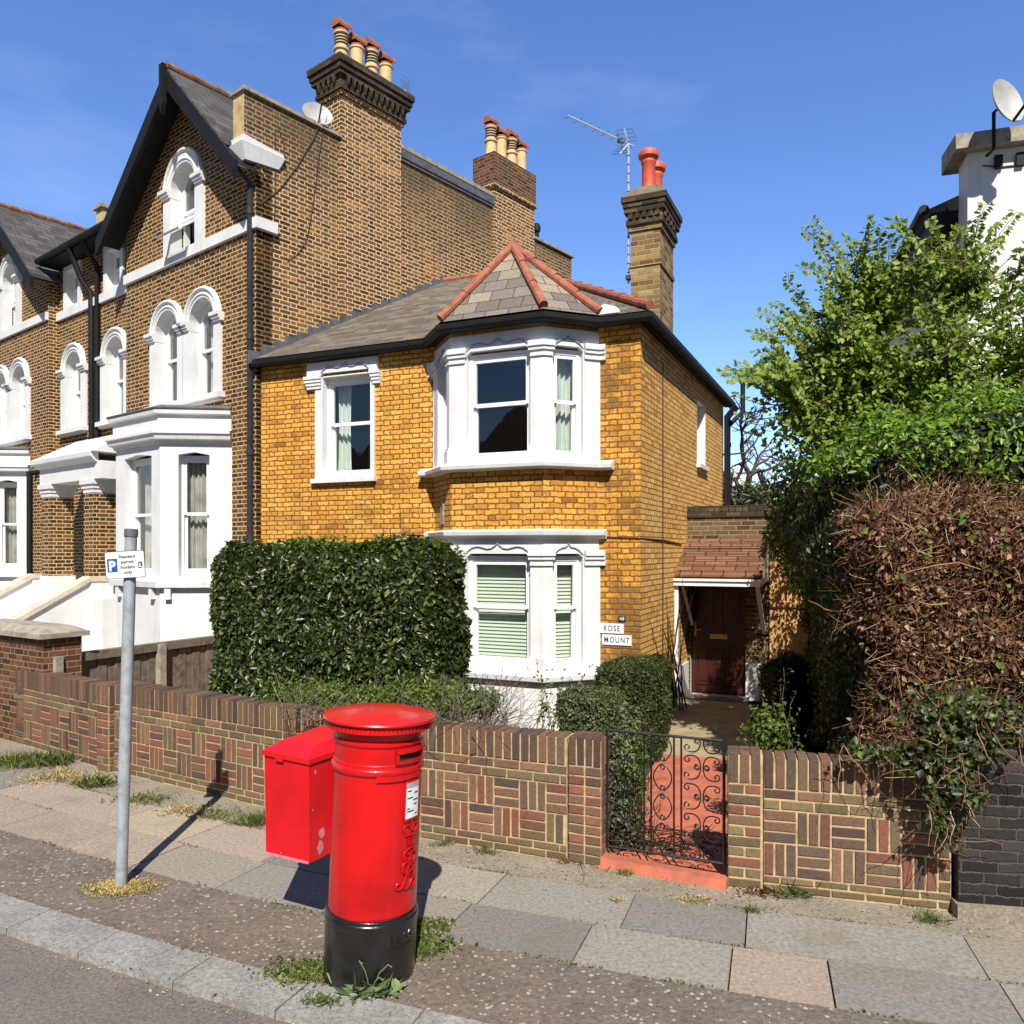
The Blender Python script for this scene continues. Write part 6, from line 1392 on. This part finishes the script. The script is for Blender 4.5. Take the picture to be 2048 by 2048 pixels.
# fresh green climber on top of the hedge
gc = thing('climber', 'bright green leafy climber covering the top of the brown hedge', 'climber', V(4.2, 6.3, 3.0))
cs = [cloud(n, p, r, .7) for n, p, r in ((5200, (4.15, 6.5, 3.28), (1.15, .75, .55)), (3800, (3.35, 6.75, 3.15), (.75, .7, .48)), (3000, (4.9, 6.2, 3.0), (.8, .6, .7)), (1500, (3.3, 7.6, 3.2), (.5, .9, .45)), (1800, (4.6, 6.1, 2.55), (.7, .35, .4)))]
C = np.concatenate([c[0] for c in cs]); N_ = np.concatenate([c[1] for c in cs]); k_ = C[:, 2] > 2.55+.25*np.sin(C[:, 0]*5)+.2*np.sin(C[:, 0]*11)-(C[:, 0]-3.9)*.28
leaves('foliage', C[k_], N_[k_]*.6+A3(0, -.5, .6), .066, 'deep_leaf', gc, asp=.5)
m = MB()
for p, r in (((4.15, 6.5, 3.2), (.85, .5, .38)), ((3.35, 6.75, 3.05), (.5, .45, .32)), ((4.9, 6.2, 2.95), (.55, .35, .45))):
    i0 = len(m.v); m.lathe((0, 0, 0), [(math.sin(math.pi*i/8), -math.cos(math.pi*i/8)) for i in range(9)], 14)
    m.v[i0:] = [(p[0]+x*r[0], p[1]+y*r[1], p[2]+z*r[2]) for x, y, z in m.v[i0:]]
m.build('shade_core', 'core', gc)  # dark ellipsoids standing in for shade under the climber leaves
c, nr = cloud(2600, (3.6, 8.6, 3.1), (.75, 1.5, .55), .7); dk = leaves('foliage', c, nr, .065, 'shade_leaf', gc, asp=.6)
# the tree
tr = thing('tree', 'loose spring-green tree with long upright shoots at the right, in front of the white house', 'tree', (4.9, 8.0, 0))
m = MB(); m.tube([V(4.9, 8.0, 0), V(4.85, 8.0, 1.6), V(4.6, 7.9, 2.9)], [.12, .10, .07], 10)
tips, bases = [], []
def limb(a, b, r0, r1):
    a, b = np.array(a), np.array(b); md = (a+b)/2+RNG.normal(size=3)*.10; m.tube([Vector(a), Vector(md), Vector(b)], [r0, (r0+r1)/2, r1], 6); return b
lims = [limb((4.6, 7.9, 2.7), e, .045, .016) for e in ((3.3, 7.7, 4.1), (3.7, 8.1, 4.7), (4.3, 7.8, 4.8), (4.9, 8.0, 4.7), (5.4, 7.6, 4.5), (3.0, 7.9, 3.7), (5.7, 8.0, 4.0), (4.0, 7.4, 4.2), (4.7, 7.3, 4.2), (3.5, 8.3, 3.6))]
m.build('trunk', 'bark', tr)
spec = [(1622, 440), (1605, 460), (1690, 470), (1735, 435), (1760, 450), (1782, 432), (1798, 440), (1865, 435), (1878, 460), (1600, 530), (1575, 545), (1675, 520), (1590, 590), (1560, 640), (1520, 625), (1500, 665), (1520, 675), (1545, 610), (1430, 745), (1465, 735), (1500, 760), (1535, 700), (1520, 730), (1450, 760), (1640, 560), (1720, 530), (1845, 520), (1905, 460), (1975, 400), (1960, 430), (2030, 430), (2000, 480), (2048, 500), (1925, 510), (1990, 530), (2040, 560), (1660, 600), (1800, 540), (1580, 680), (1560, 760), (2060, 600), (2080, 520), (1720, 600), (1880, 560), (1950, 580), (1830, 600)]
spec += [(RNG.uniform(1600, 2070), RNG.uniform(560, 760)) for _ in range(40)]+[(RNG.uniform(1480, 1590), RNG.uniform(680, 770)) for _ in range(12)]
C, N_ = [], []; sm = MB()
for (u, v) in spec:
    Y = 7.75+RNG.normal()*.35; e = np.array(atY(u, v, Y)); j = min(range(len(lims)), key=lambda i: np.linalg.norm(lims[i]-e)+(0 if lims[i][2] < e[2] else .8)+RNG.random()*.3); b = lims[j]+RNG.normal(size=3)*.1
    kk = 8; ln = np.linalg.norm(e-b); q = [b+(e-b)*i/kk+A3(0, 0, .10*ln*math.sin(math.pi*i/kk)*(.5 if u > 1550 else 1.2))+RNG.normal(size=3)*.018 for i in range(kk+1)]
    sm.tube([Vector(p) for p in q], [.011*(1-.8*i/kk) for i in range(kk+1)], 5)
    nl = int(ln/.025)
    for i in range(nl):
        w_ = .12+.88*(i+.5)/nl; a = min(int(w_*kk), kk-1); p = q[a]+(q[a+1]-q[a])*(w_*kk-a); dirn = unit((q[a+1]-q[a])[None])[0]; sd = np.cross(dirn, A3(.2, -.9, .3)); sd /= np.linalg.norm(sd)
        for sg in ((1, -1) if RNG.random() < .8 else (1,)): C.append(p+sd*sg*.012); N_.append((sd*sg*.9+dirn*.25+A3(0, 0, -.35)+RNG.normal(size=3)*.3))
    for _ in range(int(3+ln*4)):   # side shoots lower down
        w_ = RNG.uniform(.05, .5); a = min(int(w_*kk), kk-1); p = q[a]; dv = RNG.normal(size=3)*.45+A3(0, -.15, .45); L_ = RNG.uniform(.25, .6); p2 = p+unit(dv[None])[0]*L_
        sm.tube([Vector(p), Vector((p+p2)/2+RNG.normal(size=3)*.02), Vector(p2)], [.006, .005, .002], 4)
        for i in range(int(L_/.026)): C.append(p+(p2-p)*RNG.random()+RNG.normal(size=3)*.012); N_.append(RNG.normal(size=3)+A3(0, 0, -.3))
C = np.array(C); ax = unit(np.array(N_)); N0 = len(C); nrm = unit(RNG.normal(size=(N0, 3))*.38+A3(0, -.65, .75)); sz = RNG.uniform(.048, .082, N0)
v_, f_ = leaf_geo(C, ax, nrm, sz, sz*.78, .12); np_mesh('crown', v_, f_, 'tree_leaf', tr); sm.build('shoot', 'stem', tr)
cs = [cloud(n, p, r, .15) for n, p, r in ((4600, (4.2, 7.7, 3.55), (1.2, .75, .58)), (2400, (3.3, 7.8, 3.55), (.8, .6, .5)), (3400, (5.1, 7.6, 3.6), (1.05, .7, .62)), (900, (3.1, 7.9, 3.75), (.5, .5, .35)), (2600, (4.0, 7.7, 4.1), (1.1, .6, .5)), (2600, (5.1, 7.6, 4.15), (.95, .6, .55)), (900, (3.4, 7.8, 4.0), (.5, .5, .4)), (1300, (3.7, 8.6, 3.1), (.6, .8, .5)))]
Ci = np.concatenate([c[0] for c in cs]); leaves('inner_foliage_fill', Ci, RNG.normal(size=Ci.shape)*.45+A3(0, -.7, .75), .064, 'tree_leaf', tr, asp=.7)
# trees and bushes beyond the house
bt = thing('bare_tree', 'bare leafless tree far behind the house, seen beside the drainpipes', 'tree', atY(1497, 1100, 24)*1)
bt.location.z = 0; ORG[bt.name] = Vector(bt.location)
m = MB(); ba = np.array(bt.location); TW = []
def grow(p, d, L_, r, dep):
    k = 3; q = [p]
    for i in range(k): d = unit((d+RNG.normal(size=3)*.16)[None])[0]; q.append(q[-1]+d*L_/k)
    m.tube([Vector(x) for x in q], [r*(1-.3*i/k) for i in range(k+1)], 5)
    if dep == 0: return
    for i in range(3 if dep > 1 else 4):
        nd = unit((d*.75+RNG.normal(size=3)*.55+A3(0, 0, .12))[None])[0]; grow(q[-1] if i < 2 else q[-2], nd, L_*RNG.uniform(.62, .8), r*.6, dep-1)
grow(ba, A3(-.02, 0, 1), 3.6, .17, 0); grow(ba+A3(-.05, 0, 3.5), A3(.1, 0, 1), 1.35, .14, 4); grow(ba+A3(.02, 0, 3.2), A3(.65, 0, .6), 1.25, .10, 4); grow(ba+A3(0, 0, 3.0), A3(-.6, -.1, .55), 1.2, .09, 4); grow(ba+A3(0, 0, 3.4), A3(-.35, .1, .9), 1.2, .09, 4); m.build('trunk', 'bark', bt)
for lab, u, v, Y, r, k in (('dark evergreen bush behind the garden, just right of the drainpipes', 1470, 1030, 20, (.75, .6, .9), 1500), ('olive bush behind the garden under the bare tree', 1525, 1035, 21, (.9, .7, 1.0), 1800), ('dull green bush behind the dark ivy hedge', 1600, 1010, 22, (1.3, .8, 1.5), 2000)):
    c0 = atY(u, v, Y); t = thing('bush', lab, 'bush', (c0.x, c0.y, 0)); c, nr = cloud(k, c0, r, .3); leaves('foliage', c, nr, .16, 'box_leaf' if u > 1500 else 'shade_leaf', t)
    a = np.array((c0.x, c0.y, 0.))+RNG.normal(size=(30, 3))*A3(.3, .3, 0); twigs('stem', a, RNG.normal(size=a.shape)*.2+A3(0, 0, 1), c0.z+r[2]*.1, .02, 'grey_twig', t, 4, .12)
    c, nr = cloud(k//2, (c0.x, c0.y, c0.z*.45), (r[0]*.9, r[1]*.9, c0.z*.5), .3); leaves('lower_foliage', c, nr, .16, 'shade_leaf', t)

# ================================================================= weeds and litter
def tuft(name, label, u, v, n, h, spread, mat, wide=.10, flat=.6, grp='weeds in the pavement cracks', cat='weed', z=0.0):
    p = G(u, v); p.z = z; t = thing(name, label, cat, p, grp)
    c = np.array(p)+np.stack([RNG.normal(size=n)*spread, RNG.normal(size=n)*spread*.6, np.full(n, .002)], 1)
    ax = unit(RNG.normal(size=(n, 3))*A3(flat, flat, .1)+A3(0, 0, 1-flat*.45)); ax[:, 2] = np.abs(ax[:, 2]); ln = h*RNG.uniform(.5, 1.25, n)
    vv, ff = leaf_geo(c, ax, unit(np.cross(ax, RNG.normal(size=(n, 3)))), ln, ln*wide, .05); np_mesh('leaf', vv, ff, mat, t); return t
tuft('grass_clump', 'long green grass clump at the wall foot, furthest left', 28, 1530, 700, .17, .20, 'weed', .07, .8)
tuft('weed', 'bushy weed at the wall foot just right of the longest grass', 95, 1528, 420, .15, .12, 'weed', .13, .7)
tuft('weed', 'straggly yellowing weed strip between the long grass and the wall pier', 120, 1556, 500, .08, .22, 'straw', .14, .9)
tuft('weed', 'leafy green weed at the foot of the wall pier behind the sign post', 190, 1570, 260, .12, .12, 'weed', .16, .8)
tuft('weed', 'small weed patch just right of the sign post at the wall foot', 285, 1600, 300, .06, .14, 'weed', .22, .9)
tuft('weed', 'flat weed patch left of the sign shadow', 370, 1622, 240, .05, .13, 'straw', .25, .95)
tuft('weed', 'flat weed patch right of the sign shadow', 425, 1632, 260, .055, .13, 'weed', .2, .95)
tuft('grass_clump', 'green grass tuft at the wall foot beside the pouch box', 508, 1648, 300, .12, .09, 'weed', .08, .7)
tuft('weed', 'dry yellow moss and weeds round the foot of the sign post', 245, 1776, 2600, .022, .115, 'straw', .55, .95)
tuft('weed', 'small-leaved green weed at the right foot of the pillar box', 828, 1895, 1500, .045, .10, 'weed', .45, .8)
tuft('weed', 'small-leaved green weed spreading behind the right foot of the pillar box', 848, 1855, 800, .04, .08, 'weed', .4, .8)
tuft('weed', 'dry yellowish weed at the left foot of the pillar box', 605, 1945, 1100, .035, .11, 'weed', .4, .9)
t = tuft('weed', 'grey-green rosette weed with silvery leaves in front of the pillar box', 742, 1982, 170, .115, .06, 'silver_weed', .30, 1.0)
m = MB(); q = G(742, 1985)
for dx, dz in ((-.06, .19), (.10, .17), (.05, .10)): m.tube([q, q+V(dx*.5, -.02, dz*.7), q+V(dx, -.03, dz), q+V(dx+.02, -.03, dz-.015)], .0035, 5)
m.build('stalk', 'silver_weed', t)
tuft('weed', 'tiny weed tuft on the kerb left of the rosette weed', 640, 2005, 150, .045, .05, 'weed', .2, .9)
tuft('weed', 'small weed at the wall foot right of the pillar box', 885, 1690, 70, .06, .05, 'weed', .15, .8)
tuft('weed', 'thin weed at the wall foot midway between pillar box and gate', 970, 1704, 80, .06, .06, 'weed', .15, .8)
tuft('weed', 'dry sprig at the left foot of the gate pier', 1130, 1724, 90, .05, .05, 'dead_leaf', .15, .8)
tuft('grass_clump', 'drooping grass clump at the foot of the right-hand wall', 1590, 1790, 160, .14, .07, 'weed', .06, .95)
tuft('weed', 'flat dry leaves at the left foot of the right-hand wall', 1540, 1782, 260, .05, .10, 'dead_leaf', .3, .95)
tuft('grass_clump', 'small yellow-green tuft on the slab joint right of the gate', 1503, 1825, 120, .055, .04, 'weed', .10, .8)
tuft('weed', 'flat weed in the slab joint in front of the gate', 1385, 1802, 160, .03, .08, 'straw', .35, .95)
tuft('weed', 'tiny weed against the red gate step', 1250, 1748, 60, .04, .03, 'weed', .25, .9)
tuft('grass_clump', 'grass tuft on the concrete strip near the black wall', 1860, 1842, 120, .08, .05, 'weed', .10, .8)
tuft('weed', 'small tuft in the slab joint left of the gate', 1235, 1802, 60, .04, .03, 'straw', .2, .9)
n = 1500; xs = RNG.uniform(-6.5, 2.8, n); k = RNG.integers(0, 3, n); oo = np.where(k == 0, RNG.normal(-1.09, .03, n), np.where(k == 1, RNG.normal(1.22, .10, n), RNG.uniform(-.7, 1.3, n)))
keep = (k < 2) | (RNG.random(n) < .12); P = np.array([off(x, o, -.04 if o < -1.05 else .009) for x, o in zip(xs[keep], oo[keep])]); ax = RNG.normal(size=P.shape)*A3(1, 1, .12); sz = RNG.uniform(.008, .026, len(P))
v_, f_ = leaf_geo(P, ax, np.tile(A3(0, 0, 1), (len(P), 1)), sz, sz*.7, .1); lt = np_mesh('leaf_litter', v_, f_, 'litter'); lt['kind'] = 'stuff'
n = 5200; xs = RNG.uniform(-7, 3, n); lines = np.array([0.0, 0.0, -.735, 1.085, 1.085, .53, 1.42]); oo = lines[RNG.integers(0, 7, n)]
den = np.sin(xs*3.1+oo*9)+np.sin(xs*7.7+oo*23)+RNG.normal(size=n)*.5; kp = den > .55
P = np.array([off(x, o+RNG.normal()*(.007 if o < 1.2 else .03), .004) for x, o in zip(xs[kp], oo[kp])]); ax = unit(RNG.normal(size=P.shape)*A3(1, 1, .3)+A3(0, 0, .35)); ax[:, 2] = np.abs(ax[:, 2]); sz = RNG.uniform(.008, .028, len(P))
v_, f_ = leaf_geo(P, ax, unit(RNG.normal(size=P.shape)+A3(0, 0, 1)), sz, sz*.5, .1); ms = np_mesh('joint_moss', v_, f_, 'weed'); ms['kind'] = 'stuff'
